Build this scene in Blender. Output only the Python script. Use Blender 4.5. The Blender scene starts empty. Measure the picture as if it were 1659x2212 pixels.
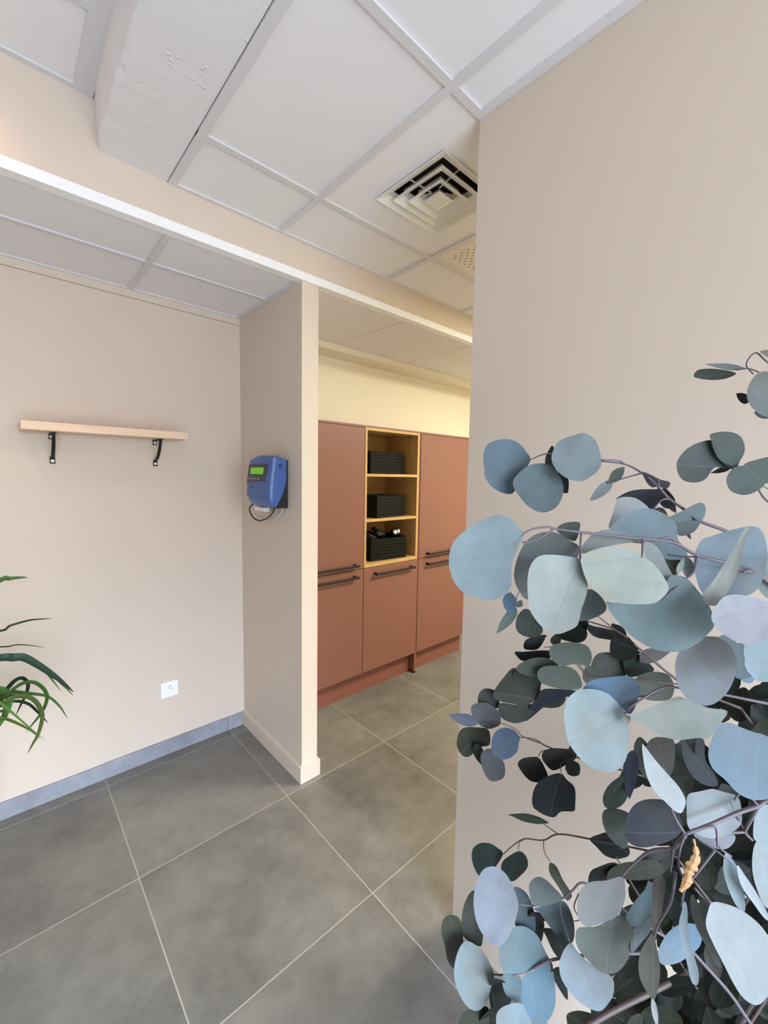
import bpy, bmesh, math, random
from mathutils import Vector, Matrix, Euler
C = bpy.context.scene
COL = C.collection
random.seed(7)

# ------------------------------------------------------------------ camera
W, H, F = 1659.0, 2212.0, 909.41
EYE = Vector((0.0, 0.0, 1.475))
YAW, PIT, ROL = math.radians(47.6612), math.radians(4.991), math.radians(0.9864)
_f = Vector((math.cos(YAW)*math.cos(PIT), math.sin(YAW)*math.cos(PIT), -math.sin(PIT)))
_r0 = Vector((math.sin(YAW), -math.cos(YAW), 0.0)); _u0 = _r0.cross(_f)
RGT = _r0*math.cos(ROL) + _u0*math.sin(ROL)
UPV = RGT.cross(_f); FWD = _f
cam_d = bpy.data.cameras.new('camera'); cam = bpy.data.objects.new('camera', cam_d); COL.objects.link(cam)
cam.matrix_world = Matrix(((RGT.x, UPV.x, -FWD.x, EYE.x), (RGT.y, UPV.y, -FWD.y, EYE.y), (RGT.z, UPV.z, -FWD.z, EYE.z), (0, 0, 0, 1)))
cam_d.sensor_fit = 'HORIZONTAL'; cam_d.sensor_width = 36.0; cam_d.lens = F/W*36.0
cam_d.clip_start = 0.01; cam_d.clip_end = 100
C.camera = cam

# ------------------------------------------------------------------ light and exposure
C.view_settings.view_transform = 'Standard'; C.view_settings.look = 'None'
C.view_settings.gamma = 1.0; C.view_settings.use_curve_mapping = False
C.view_settings.exposure = 0.47
SKY, LAMP, GLOW = 19.0, 56.0, 7.0
world = bpy.data.worlds.new('sky'); C.world = world; world.use_nodes = True
wn, wl = world.node_tree.nodes, world.node_tree.links
bg = wn['Background']; tc = wn.new('ShaderNodeTexCoord'); sp = wn.new('ShaderNodeSeparateXYZ'); rp = wn.new('ShaderNodeValToRGB')
mr = wn.new('ShaderNodeMapRange'); mr.inputs['From Min'].default_value = -1; mr.inputs['From Max'].default_value = 1
wl.new(tc.outputs['Generated'], sp.inputs[0]); wl.new(sp.outputs['Z'], mr.inputs['Value']); wl.new(mr.outputs[0], rp.inputs[0])
el = rp.color_ramp.elements
el[0].position = 0.0; el[0].color = (0.30, 0.325, 0.375, 1)          # paving outside
el[1].position = 1.0; el[1].color = (1.05, 1.24, 1.54, 1)
e = el.new(0.485); e.color = (0.21, 0.225, 0.245, 1)
e = el.new(0.56); e.color = (0.28, 0.305, 0.345, 1); e = el.new(0.68); e.color = (0.93, 1.09, 1.34, 1)
wl.new(rp.outputs[0], bg.inputs[0]); bg.inputs[1].default_value = SKY

def area(name, loc, rot, sx, sy, watts, col, portal=False, spread=180):
    d = bpy.data.lights.new(name, 'AREA'); d.shape = 'RECTANGLE'; d.size = sx; d.size_y = sy; d.energy = watts; d.color = col
    d.spread = math.radians(spread)
    if portal: d.cycles.is_portal = True
    o = bpy.data.objects.new(name, d); COL.objects.link(o); o.location = loc; o.rotation_euler = rot
    return o
WINY = -1.9
area('daylight_portal', (-0.1, WINY-0.02, 1.125), (math.radians(90), 0, 0), 2.2, 2.05, 1, (1, 1, 1), portal=True)
area('ceiling_panel_light', (2.70, 0.42, 2.455), (0, 0, 0), 0.6, 0.55, LAMP, (1.0, 0.925, 0.715))
area('ceiling_panel_light_far', (3.5, 0.42, 2.455), (0, 0, 0), 0.6, 0.55, LAMP*0.6, (1.0, 0.925, 0.715))
_l = bpy.data.lights.new('wall_washer', 'SPOT'); _l.energy = GLOW; _l.color = (1.0, 0.62, 0.42); _l.shadow_soft_size = 0.05
_l.spot_size = math.radians(95); _l.spot_blend = 1.0
_o = bpy.data.objects.new('wall_washer', _l); COL.objects.link(_o); _o.location = (-0.28, 1.38, 2.56)
_o.rotation_euler = (Vector((-0.22, 1.655, 2.36)) - _o.location).to_track_quat('-Z', 'Y').to_euler()
cy = C.cycles
cy.use_denoising = True; cy.max_bounces = 10; cy.diffuse_bounces = 7; cy.sample_clamp_indirect = 8.0

# ------------------------------------------------------------------ materials
def mat(name, col, rough=0.5, metal=0.0, spec=0.5):
    m = bpy.data.materials.new(name); m.use_nodes = True
    b = m.node_tree.nodes['Principled BSDF']
    b.inputs['Base Color'].default_value = (*col, 1); b.inputs['Roughness'].default_value = rough
    b.inputs['Metallic'].default_value = metal; b.inputs['Specular IOR Level'].default_value = spec
    return m
class NT:
    def __init__(s, m): s.m = m; s.n = m.node_tree.nodes; s.l = m.node_tree.links; s.b = s.n['Principled BSDF']
    def new(s, t, **k):
        x = s.n.new(t)
        for a, v in k.items(): setattr(x, a, v)
        return x
    def link(s, a, b): s.l.new(a, b)
    def math(s, op, a, b=None, clamp=False):
        x = s.new('ShaderNodeMath', operation=op); x.use_clamp = clamp
        for i, v in enumerate((a, b)):
            if v is None: continue
            if isinstance(v, (int, float)): x.inputs[i].default_value = v
            else: s.link(v, x.inputs[i])
        return x.outputs[0]
    def mix(s, fac, a, b):
        x = s.new('ShaderNodeMix', data_type='RGBA')
        if isinstance(fac, (int, float)): x.inputs[0].default_value = fac
        else: s.link(fac, x.inputs[0])
        for i, v in ((6, a), (7, b)):
            if isinstance(v, tuple): x.inputs[i].default_value = (*v[:3], 1)
            else: s.link(v, x.inputs[i])
        return x.outputs[2]
    def noise(s, vec, scale, detail=4, rough=0.55):
        x = s.new('ShaderNodeTexNoise'); x.inputs['Scale'].default_value = scale; x.inputs['Detail'].default_value = detail
        x.inputs['Roughness'].default_value = rough
        if vec is not None: s.link(vec, x.inputs['Vector'])
        return x.outputs['Fac']
    def bump(s, h, strength, dist=0.002):
        x = s.new('ShaderNodeBump'); x.inputs['Strength'].default_value = strength; x.inputs['Distance'].default_value = dist
        s.link(h, x.inputs['Height']); s.link(x.outputs[0], s.b.inputs['Normal'])
    def ramp(s, fac, stops):
        x = s.new('ShaderNodeValToRGB'); el = x.color_ramp.elements
        el[0].position, el[0].color = stops[0][0], (*stops[0][1], 1); el[1].position, el[1].color = stops[-1][0], (*stops[-1][1], 1)
        for p, c in stops[1:-1]:
            q = el.new(p); q.color = (*c, 1)
        s.link(fac, x.inputs[0]); return x.outputs[0]
    def obj(s): return s.new('ShaderNodeTexCoord').outputs['Object']

def paint(name, col, rough=0.55, grain=0.12):
    m = mat(name, col, rough, spec=0.3); t = NT(m); o = t.obj()
    n = t.noise(o, 3.0, 3); t.link(t.mix(n, tuple(c*0.985 for c in col), tuple(min(1, c*1.015) for c in col)), t.b.inputs['Base Color'])
    t.bump(t.noise(o, 260, 3), grain, 0.001); return m
M = {}
M['wall'] = paint('greige_paint', (0.640, 0.552, 0.466))
M['cream'] = paint('cream_paint', (0.80, 0.75, 0.63))
M['ceil'] = paint('ceiling_board', (0.79, 0.78, 0.795), 0.8, 0.25)
M['tee'] = mat('tee_white', (0.66, 0.65, 0.665), 0.5)
M['white'] = mat('white_lacquer', (0.86, 0.87, 0.88), 0.35)
M['rough'] = paint('rough_white_paint', (0.76, 0.755, 0.77), 0.6)
t = NT(M['rough']); o = t.obj()
v = t.new('ShaderNodeTexVoronoi'); v.inputs['Scale'].default_value = 48; t.link(o, v.inputs['Vector'])
lump = t.math('SUBTRACT', 1.0, t.math('MULTIPLY', v.outputs['Distance'], 3.2, True), True)
gate = t.math('GREATER_THAN', t.noise(o, 9, 2), 0.57)
t.bump(t.math('ADD', t.math('MULTIPLY', lump, gate), t.math('MULTIPLY', t.noise(o, 60, 4), 0.45)), 0.8, 0.003)

def tile_mat(name, base, grout, gx, gy, step, rough):
    m = mat(name, base, rough); t = NT(m); o = t.obj(); s = t.new('ShaderNodeSeparateXYZ'); t.link(o, s.inputs[0])
    def cell(out, off):
        q = t.math('DIVIDE', t.math('SUBTRACT', out, off), step)
        fl = t.math('FLOOR', q); fr = t.math('SUBTRACT', q, fl)
        d = t.math('MINIMUM', fr, t.math('SUBTRACT', 1.0, fr))
        return fl, t.math('MULTIPLY', d, step)
    fx, dx = cell(s.outputs['X'], gx); fy, dy = cell(s.outputs['Y'], gy)
    line = t.math('LESS_THAN', t.math('MINIMUM', dx, dy), 0.0017)
    cmb = t.new('ShaderNodeCombineXYZ'); t.link(fx, cmb.inputs[0]); t.link(fy, cmb.inputs[1])
    wn_ = t.new('ShaderNodeTexWhiteNoise', noise_dimensions='3D'); t.link(cmb.outputs[0], wn_.inputs['Vector'])
    off = t.new('ShaderNodeVectorMath', operation='SCALE'); off.inputs['Scale'].default_value = 7.0; t.link(wn_.outputs['Color'], off.inputs[0])
    ad = t.new('ShaderNodeVectorMath', operation='ADD'); t.link(o, ad.inputs[0]); t.link(off.outputs[0], ad.inputs[1])
    big = t.noise(ad.outputs[0], 3.2, 5, 0.62); fine = t.noise(ad.outputs[0], 16, 6, 0.7); dust = t.noise(o, 230, 2)
    h = t.math('ADD', t.math('ADD', t.math('MULTIPLY', big, 0.62), t.math('MULTIPLY', fine, 0.3)), t.math('MULTIPLY', dust, 0.08))
    h = t.math('ADD', h, t.math('MULTIPLY', t.math('SUBTRACT', wn_.outputs['Value'], 0.5), 0.10))
    c = t.ramp(h, [(0.30, tuple(x*0.58 for x in base)), (0.50, base), (0.70, tuple(x*1.40 for x in base))])
    t.link(t.mix(line, c, grout), t.b.inputs['Base Color'])
    rr = t.math('ADD', rough-0.06, t.math('MULTIPLY', fine, 0.14)); t.link(t.mix(line, rr, (0.8, 0.8, 0.8)), t.b.inputs['Roughness'])
    hb = t.math('ADD', t.math('MULTIPLY', fine, 0.2), t.math('MULTIPLY', t.math('SUBTRACT', 1.0, line), 0.8))
    t.bump(hb, 0.25, 0.002); return m
M['floor'] = tile_mat('grey_floor_tile', (0.167, 0.160, 0.143), (0.37, 0.345, 0.30), 0.307, 1.625, 0.602, 0.42)
M['skirt'] = tile_mat('sky_toned_skirting_tile', (0.27, 0.285, 0.32), (0.42, 0.42, 0.42), 0.307, 1.2, 0.602, 0.34)  # floor tile with its bluish sky reflection put into the base colour

def wood(name, a, b, scale=1.0, axis='X', rough=0.45):
    m = mat(name, a, rough); t = NT(m); o = t.obj(); mp = t.new('ShaderNodeMapping')
    mp.inputs['Scale'].default_value = {'X': (1.2, 22, 22), 'Z': (22, 22, 1.2)}[axis]; t.link(o, mp.inputs[0])
    n = t.noise(mp.outputs[0], 2.2*scale, 6, 0.65)
    t.link(t.ramp(n, [(0.3, a), (0.7, b)]), t.b.inputs['Base Color']); t.bump(n, 0.12, 0.001); return m
M['beech'] = wood('light_beech', (0.68, 0.48, 0.33), (0.82, 0.62, 0.45), 1.0, 'X')
M['oak'] = wood('golden_oak', (0.42, 0.25, 0.090), (0.57, 0.38, 0.155), 1.2, 'Z')
M['oakx'] = wood('golden_oak_across', (0.42, 0.25, 0.090), (0.57, 0.38, 0.155), 1.2, 'X')
M['terra'] = mat('terracotta_laminate', (0.218, 0.094, 0.069), 0.42, spec=0.4)
M['terrain'] = mat('terracotta_board_edge', (0.22, 0.080, 0.058), 0.5)
M['blackm'] = mat('black_metal', (0.012, 0.010, 0.010), 0.5, spec=0.3)
M['blackp'] = mat('black_plastic', (0.012, 0.012, 0.013), 0.45)
M['boxblk'] = mat('black_slatted_box', (0.009, 0.0095, 0.0075), 0.6, spec=0.12)
M['screw'] = mat('pale_screw_head', (0.88, 0.84, 0.82), 0.3)
M['blue'] = mat('blue_plastic', (0.055, 0.125, 0.36), 0.32)
M['blued'] = mat('dark_blue_plastic', (0.030, 0.060, 0.21), 0.4)
M['dgrey'] = mat('display_panel_grey', (0.045, 0.047, 0.055), 0.4)
M['grey'] = mat('grey_button', (0.35, 0.37, 0.42), 0.5)
M['lcd'] = mat('green_lcd', (0.16, 0.50, 0.01), 0.4)
M['lcd'].node_tree.nodes['Principled BSDF'].inputs['Emission Color'].default_value = (0.16, 0.55, 0.005, 1)
M['lcd'].node_tree.nodes['Principled BSDF'].inputs['Emission Strength'].default_value = 0.18
M['wcable'] = mat('white_cable', (0.74, 0.72, 0.68), 0.5)
M['vent'] = mat('vent_white', (0.78, 0.77, 0.72), 0.4)
M['duct'] = mat('duct_black', (0.010, 0.010, 0.010), 0.8)
M['clay'] = mat('dark_pot', (0.05, 0.048, 0.045), 0.5)
M['soil'] = mat('soil', (0.03, 0.022, 0.016), 0.9)
M['twig'] = mat('eucalyptus_twig', (0.095, 0.080, 0.098), 0.5)
M['twigd'] = mat('dark_twig', (0.060, 0.040, 0.036), 0.55)
M['dry'] = mat('dried_leaf', (0.34, 0.19, 0.075), 0.6)
M['glassb'] = mat('smoked_vase', (0.05, 0.05, 0.055), 0.2)

# perforated tile
M['perf'] = mat('perforated_tile', (0.74, 0.71, 0.66), 0.5); t = NT(M['perf']); o = t.obj(); s = t.new('ShaderNodeSeparateXYZ'); t.link(o, s.inputs[0])
def frac(out, st):
    q = t.math('DIVIDE', out, st); return t.math('SUBTRACT', t.math('SUBTRACT', q, t.math('FLOOR', q)), 0.5)
a = t.math('ADD', s.outputs['X'], s.outputs['Y']); b_ = t.math('SUBTRACT', s.outputs['X'], s.outputs['Y'])
ra = t.math('POWER', frac(a, 0.036), 2.0); rb = t.math('POWER', frac(b_, 0.036), 2.0)
hole = t.math('LESS_THAN', t.math('ADD', ra, rb), 0.030)
inx = t.math('LESS_THAN', t.math('ABSOLUTE', s.outputs['X']), 0.245); iny = t.math('LESS_THAN', t.math('ABSOLUTE', s.outputs['Y']), 0.245)
t.link(t.mix(t.math('MULTIPLY', hole, t.math('MULTIPLY', inx, iny)), (0.74, 0.71, 0.66), (0.10, 0.085, 0.06)), t.b.inputs['Base Color'])

# leaves: colour stored per leaf, fine mottling and a paler midrib
def leaf_mat(name, rough, trans):
    m = mat(name, (0.3, 0.4, 0.4), rough, spec=0.22); t = NT(m)
    at = t.new('ShaderNodeAttribute', attribute_name='tone'); o = t.obj()
    rib = t.new('ShaderNodeAttribute', attribute_name='rib').outputs['Fac']
    n = t.noise(o, 38, 5, 0.65); n2 = t.noise(o, 210, 3)
    k = t.math('ADD', t.math('MULTIPLY', n, 0.42), t.math('ADD', 0.72, t.math('MULTIPLY', n2, 0.10)))
    vm = t.new('ShaderNodeVectorMath', operation='SCALE'); t.link(at.outputs['Color'], vm.inputs[0]); t.link(k, vm.inputs['Scale'])
    age = t.math('MULTIPLY', t.math('SUBTRACT', t.noise(o, 11, 3), 0.52), 3.2, True); age = t.math('MINIMUM', age, 0.45)
    spot = t.math('MULTIPLY', t.math('GREATER_THAN', t.noise(o, 75, 3), 0.70), 0.35)
    lum = t.new('ShaderNodeVectorMath', operation='DOT_PRODUCT'); t.link(vm.outputs[0], lum.inputs[0]); lum.inputs[1].default_value = (0.3, 0.5, 0.2)
    dul = t.new('ShaderNodeVectorMath', operation='SCALE'); dul.inputs[0].default_value = (0.92, 0.90, 0.66); t.link(t.math('MULTIPLY', lum.outputs['Value'], 0.78), dul.inputs['Scale'])
    base = t.mix(t.math('MAXIMUM', age, spot), vm.outputs[0], dul.outputs[0])
    line = t.math('MULTIPLY', t.math('LESS_THAN', rib, 0.016), 0.28)
    t.link(t.mix(line, base, (0.13, 0.14, 0.17)), t.b.inputs['Base Color'])
    if trans:
        tr = t.new('ShaderNodeBsdfTranslucent'); ms = t.new('ShaderNodeMixShader'); ms.inputs[0].default_value = trans
        t.link(vm.outputs[0], tr.inputs[0]); t.link(t.b.outputs[0], ms.inputs[1]); t.link(tr.outputs[0], ms.inputs[2])
        t.link(ms.outputs[0], t.n['Material Output'].inputs['Surface'])
    t.bump(t.math('ADD', n, t.math('MULTIPLY', n2, 0.3)), 0.15, 0.001)
    return m
M['leaf'] = leaf_mat('eucalyptus_leaf', 0.55, 0.05)
M['strap'] = leaf_mat('strap_leaf', 0.4, 0.12)

# ------------------------------------------------------------------ mesh helpers
def bx(bm, x0, x1, y0, y1, z0, z1):
    vs = [bm.verts.new((x, y, z)) for x in (x0, x1) for y in (y0, y1) for z in (z0, z1)]
    for f in ((0, 1, 3, 2), (4, 6, 7, 5), (0, 4, 5, 1), (2, 3, 7, 6), (0, 2, 6, 4), (1, 5, 7, 3)): bm.faces.new([vs[i] for i in f])
    return vs
def finish(name, bm, m, parent=None, bevel=0, seg=2, smooth=False, loc=None):
    bmesh.ops.recalc_face_normals(bm, faces=bm.faces[:])
    if bevel: bmesh.ops.bevel(bm, geom=bm.edges[:], offset=bevel, segments=seg, affect='EDGES', profile=0.6)
    me = bpy.data.meshes.new(name)
    if loc is not None: bmesh.ops.translate(bm, verts=bm.verts[:], vec=-Vector(loc))
    bm.to_mesh(me); bm.free(); me.materials.append(M[m])
    if smooth:
        for p in me.polygons: p.use_smooth = True
    o = bpy.data.objects.new(name, me); COL.objects.link(o)
    if parent is not None:
        o.parent = parent
        pw = parent.matrix_world if parent.parent is None else None
        o.matrix_parent_inverse = world_of(parent).inverted()
    if loc is not None: o.location = loc
    return o
def world_of(o):
    m = o.matrix_basis.copy()
    if o.parent is not None: m = world_of(o.parent) @ o.matrix_parent_inverse @ m
    return m
def box(name, x0, x1, y0, y1, z0, z1, m, parent=None, bevel=0, **k):
    bm = bmesh.new(); bx(bm, x0, x1, y0, y1, z0, z1); return finish(name, bm, m, parent, bevel, **k)
def struct(o): o['kind'] = 'structure'; return o
def tag(o, label, cat, group=None):
    o['label'] = label; o['category'] = cat
    if group: o['group'] = group
    return o
def thing(name, label, cat, loc, group=None):
    o = bpy.data.objects.new(name, None); COL.objects.link(o); o.location = loc; o.empty_display_size = 0.05
    return tag(o, label, cat, group)
def spline(pts, n):
    """Catmull-Rom through 3-D points."""
    P = [Vector(p) for p in pts]; P = [P[0]*2-P[1]] + P + [P[-1]*2-P[-2]]; out = []
    for i in range(1, len(P)-2):
        for k in range(n):
            t_ = k/n; a, b, c, d = P[i-1], P[i], P[i+1], P[i+2]
            out.append(0.5*((2*b)+(c-a)*t_+(2*a-5*b+4*c-d)*t_*t_+(3*b-a-3*c+d)*t_**3))
    out.append(P[-2]); return out
def tube(bm, pts, r0, r1=None, n=7, caps=True):
    r1 = r0 if r1 is None else r1; rings = []; prev = None
    for i, p in enumerate(pts):
        d = (pts[min(i+1, len(pts)-1)] - pts[max(i-1, 0)])
        if d.length < 1e-9: d = Vector((0, 0, 1))
        d.normalize()
        a = prev if prev is not None else (Vector((0, 0, 1)) if abs(d.z) < 0.9 else Vector((1, 0, 0)))
        a = (a - d*a.dot(d)); a.normalize(); prev = a; b = d.cross(a); r = r0 + (r1-r0)*i/max(1, len(pts)-1)
        rings.append([bm.verts.new(p + (a*math.cos(2*math.pi*k/n) + b*math.sin(2*math.pi*k/n))*r) for k in range(n)])
    for q, s_ in zip(rings, rings[1:]):
        for k in range(n): bm.faces.new((q[k], q[(k+1) % n], s_[(k+1) % n], s_[k]))
    if caps: bm.faces.new(rings[0][::-1]); bm.faces.new(rings[-1])
def cyl(bm, c, axis, r, h, n=20):
    a = Vector(axis).normalized(); c = Vector(c); tube(bm, [c - a*h/2, c + a*h/2], r, r, n)
def lathe(bm, prof, c, n=32):
    rings = [[bm.verts.new((c[0]+r*math.cos(2*math.pi*k/n), c[1]+r*math.sin(2*math.pi*k/n), c[2]+z)) for k in range(n)] for r, z in prof]
    for q, s_ in zip(rings, rings[1:]):
        for k in range(n): bm.faces.new((q[k], q[(k+1) % n], s_[(k+1) % n], s_[k]))
    bm.faces.new(rings[0][::-1]); bm.faces.new(rings[-1])
def extr(bm, poly, axis, a, b):
    """Extrude a 2-D polygon along axis: 'x' -> poly in (y,z); 'y' -> (x,z); 'z' -> (x,y)."""
    mk = {'x': lambda p, t_: (t_, p[0], p[1]), 'y': lambda p, t_: (p[0], t_, p[1]), 'z': lambda p, t_: (p[0], p[1], t_)}[axis]
    A = [bm.verts.new(mk(p, a)) for p in poly]; B = [bm.verts.new(mk(p, b)) for p in poly]; n = len(poly)
    bm.faces.new(A[::-1]); bm.faces.new(B)
    for i in range(n): bm.faces.new((A[i], A[(i+1) % n], B[(i+1) % n], B[i]))

# ------------------------------------------------------------------ setting
YA, YS, YB = 2.298, 1.655, 2.45            # alcove wall, soffit face / partition end, cupboard wall
ZL, ZR, ZH, ZB = 2.307, 2.464, 2.616, 2.467  # low ceiling, right ceiling, high left ceiling, beam underside
XR, YR = 1.032, 0.765                      # foreground wall face and its end
XL0, XE = -3.4, 4.2
struct(box('floor', XL0, XE, -2.0, 2.7, -0.05, 0.0, 'floor'))
struct(box('wall_left', XL0, 1.05, YA, YA+0.15, 0.0, ZL-0.035, 'wall'))
struct(box('trim_1', XL0, 1.004, YA-0.004, YA+0.15, ZL-0.0335, ZL, 'wall'))              # band above the shadow gap
struct(box('wall_middle', 1.004, 1.090, YS, YB+0.01, 0.0, ZL+0.004, 'wall'))
struct(box('wall_right', XR, XR+0.12, -2.0, YR, 0.0, ZR, 'wall'))
struct(box('wall_back', 1.085, XE, YB, YB+0.15, 0.0, ZL+0.1, 'cream'))
struct(box('wall_side', XE, XE+0.1, -2.0, 2.7, 0.0, 2.75, 'cream'))
struct(box('wall_far_left', XL0-0.1, XL0, -2.0, 2.7, 0.0, 2.75, 'cream'))
struct(box('wall_front', XR+0.12, XE, -2.0, -1.9, 0.0, 2.75, 'cream'))
# window wall behind the viewer
bm = bmesh.new()
bx(bm, XL0, -1.2, WINY-0.1, WINY, 0, 2.75); bx(bm, 1.0, XR, WINY-0.1, WINY, 0, 2.75)
bx(bm, -1.2, 1.0, WINY-0.1, WINY, 0, 0.1); bx(bm, -1.2, 1.0, WINY-0.1, WINY, 2.15, 2.75)
struct(finish('wall_window', bm, 'wall'))
bm = bmesh.new()
for x in (-1.2, -0.12, 0.96): bx(bm, x, x+0.04, WINY-0.07, WINY-0.03, 0.1, 2.15)
bx(bm, -1.2, 1.0, WINY-0.07, WINY-0.03, 0.1, 0.14); bx(bm, -1.2, 1.0, WINY-0.07, WINY-0.03, 2.11, 2.15)
struct(finish('window_1', bm, 'white'))
# bulkhead over the alcove and the cupboards, with the white edge profile
struct(box('wall_bulkhead', XL0, XE, YS, YS+0.03, ZL+0.012, 2.75, 'wall'))
bm = bmesh.new(); bx(bm, XL0, XE, YS-0.012, YS+0.0, ZL+0.010, ZL+0.033); bx(bm, XL0, XE, YS-0.012, YS+0.030, ZL-0.0005, ZL+0.010)
struct(finish('trim_2', bm, 'white'))
# baseboards
bm = bmesh.new(); bx(bm, XL0, 0.3055, YA-0.009, YA, 0, 0.075); bx(bm, 0.3085, 0.9045, YA-0.009, YA, 0, 0.0775); bx(bm, 0.9065, 0.990, YA-0.009, YA, 0, 0.077)
struct(finish('baseboard_left', bm, 'skirt'))
bm = bmesh.new(); extr(bm, [(0.991, YA-0.0), (0.991, YS-0.012), (1.101, YS-0.012), (1.101, 2.08), (1.090, 2.08), (1.090, YS), (1.004, YS), (1.004, YA)], 'z', 0.0, 0.082)
struct(finish('baseboard_middle', bm, 'wall', bevel=0.0015))

# suspended ceilings: boards laid between metal tees
def grid_ceiling(name, x0, x1, y0, y1, z, xs, ys, skip=(), gap=0.001, th=0.015, m='ceil'):
    bm = bmesh.new()
    X = [x0]+sorted(x for x in xs if x0 < x < x1)+[x1]; Y = [y0]+sorted(y for y in ys if y0 < y < y1)+[y1]
    for i in range(len(X)-1):
        for j in range(len(Y)-1):
            if (i, j) in skip: continue
            bx(bm, X[i]+gap, X[i+1]-gap, Y[j]+gap*0.4, Y[j+1]-gap*0.4, z+0.007, z+0.007+th)
    return struct(finish(name, bm, m)), X, Y
def tees(name, bars, z, edges=()):
    bm = bmesh.new()
    for ax, c, a, b in bars:
        w = 0.012
        if ax == 'x': bx(bm, c-w, c+w, a, b, z, z+0.0065)
        else: bx(bm, a, b, c-w, c+w, z+0.0003, z+0.0065)
    for i, (x0, x1, y0, y1) in enumerate(edges): bx(bm, x0, x1, y0, y1, z-0.0006-0.0003*i, z+0.0065)
    return struct(finish(name, bm, 'tee'))
XT = [0.899+0.606*k for k in range(0, 6)]; YT = [0.757+0.606*k for k in (-4, -3, -2, -1, 0, 1)]
xs = [0.473]+XT
# right-hand ceiling; the diffuser tile and the perforated tile are left out and built on their own
iX = [0.473]+[x for x in XT if 0.473 < x < XE]+[XE]
grid_ceiling('ceiling_1', 0.473, XE, -1.9, YS, ZR, XT, YT, skip=((1, 5), (2, 5)))
tees('trim_3', [('x', x, -1.9, YS) for x in XT] + [('y', y, 0.473, XR if y < 0.7 else XE) for y in YT],
     ZR, edges=((0.473, 0.500, -1.9, YS-0.0005), (0.4725, XE, YS-0.016, YS-0.0002), (XR-0.022, XR-0.0005, -1.9, YR)))
grid_ceiling('ceiling_2', XL0, 0.262, -1.9, YS, ZH, [0.216-0.606*k for k in range(1, 9)], [1.352-0.606*k for k in range(0, 6)])
tees('trim_4', [('y', 1.352-0.606*k, XL0, 0.262) for k in range(0, 5)] + [('x', 0.216-0.606*k, -1.9, YS) for k in range(1, 9)],
     ZH, edges=((XL0, 0.264, YS-0.02, YS-0.0002), (0.215, 0.2645, -1.9, YS-0.0005)))
grid_ceiling('ceiling_3', XL0, 1.0035, YS+0.03, YA, ZL, [0.481-0.606*k for k in range(0, 9)], [1.964])
tees('trim_5', [('y', 1.964, XL0, 1.003)] + [('x', 0.481-0.606*k, YS+0.031, YA-0.001) for k in range(0, 9)],
     ZL, edges=((XL0, 1.003, YA-0.014, YA-0.0005), (0.984, 1.0035, YS+0.031, YA-0.0005)))
grid_ceiling('ceiling_4', 1.091, XE, YS+0.03, 2.287, ZL-0.004, [1.66, 2.27, 2.876, 3.482], [1.96], gap=0.0025, th=0.06)
bm = bmesh.new()
for x in (1.66, 2.27, 2.876, 3.482): bx(bm, x-0.0024, x+0.0024, YS+0.031, 2.286, ZL+0.006, ZL+0.05)
struct(finish('trim_7', bm, 'duct'))                          # black strips standing in for the shade in the board joints
struct(box('trim_6', 1.091, XE, 2.287, YB, ZL-0.036, ZL+0.05, 'cream'))   # boxed edge above the cupboards
# down-stand beam with lumpy old paint
bm = bmesh.new()
N = 150; ys = [-1.9 + (YS+1.9)*i/N for i in range(N+1)]
prof = []
for i, y in enumerate(ys):
    w = 0.0007*math.sin(y*31)+0.0006*math.sin(y*97+1)+random.uniform(-0.0010, 0.0010)
    f = max(0.0, (y-(YS-0.10))/0.10)
    prof.append([bm.verts.new(p) for p in ((0.260+0.006*f*f, y, 2.75), (0.261+w*0.4+0.007*f, y, 2.60), (0.266+w+0.004*f, y, ZB+0.012), (0.276+w*1.4, y, ZB+0.001+0.6*abs(w)), (0.4705, y, ZB), (0.4705, y, 2.75))])
for a, b in zip(prof, prof[1:]):
    for k in range(6): bm.faces.new((a[k], a[(k+1) % 6], b[(k+1) % 6], b[k]))
bm.faces.new(prof[0]); bm.faces.new(prof[-1][::-1])
struct(finish('ceiling_beam', bm, 'rough'))
# roof slab closing the voids
struct(box('ceiling_5', XL0-0.1, XE+0.1, -2.0, 2.7, 2.75, 2.85, 'ceil'))

# ------------------------------------------------------------------ ceiling fittings
cx, cyy = 1.2025, 1.060
t0 = thing('ceiling_vent', 'square white four-way air diffuser with stepped frames in a ceiling tile', 'vent', (cx, cyy, ZR))
hw = 0.300
bm = bmesh.new(); o_ = [(-hw, -hw), (hw, -hw), (hw, hw), (-hw, hw)]; iw = 0.150
def frame_ring(bm, a, za, b, zb, th=0.0):
    A = [bm.verts.new((cx+sx*a, cyy+sy*a, za)) for sx, sy in ((-1, -1), (1, -1), (1, 1), (-1, 1))]
    B = [bm.verts.new((cx+sx*b, cyy+sy*b, zb)) for sx, sy in ((-1, -1), (1, -1), (1, 1), (-1, 1))]
    for i in range(4): bm.faces.new((A[i], A[(i+1) % 4], B[(i+1) % 4], B[i]))
    return A, B
frame_ring(bm, hw, ZR+0.007, iw, ZR+0.007); frame_ring(bm, hw, ZR+0.02, iw, ZR+0.02); frame_ring(bm, hw, ZR+0.007, hw, ZR+0.02); frame_ring(bm, iw, ZR+0.007, iw, ZR+0.02)
finish('tile', bm, 'ceil', t0)
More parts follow.
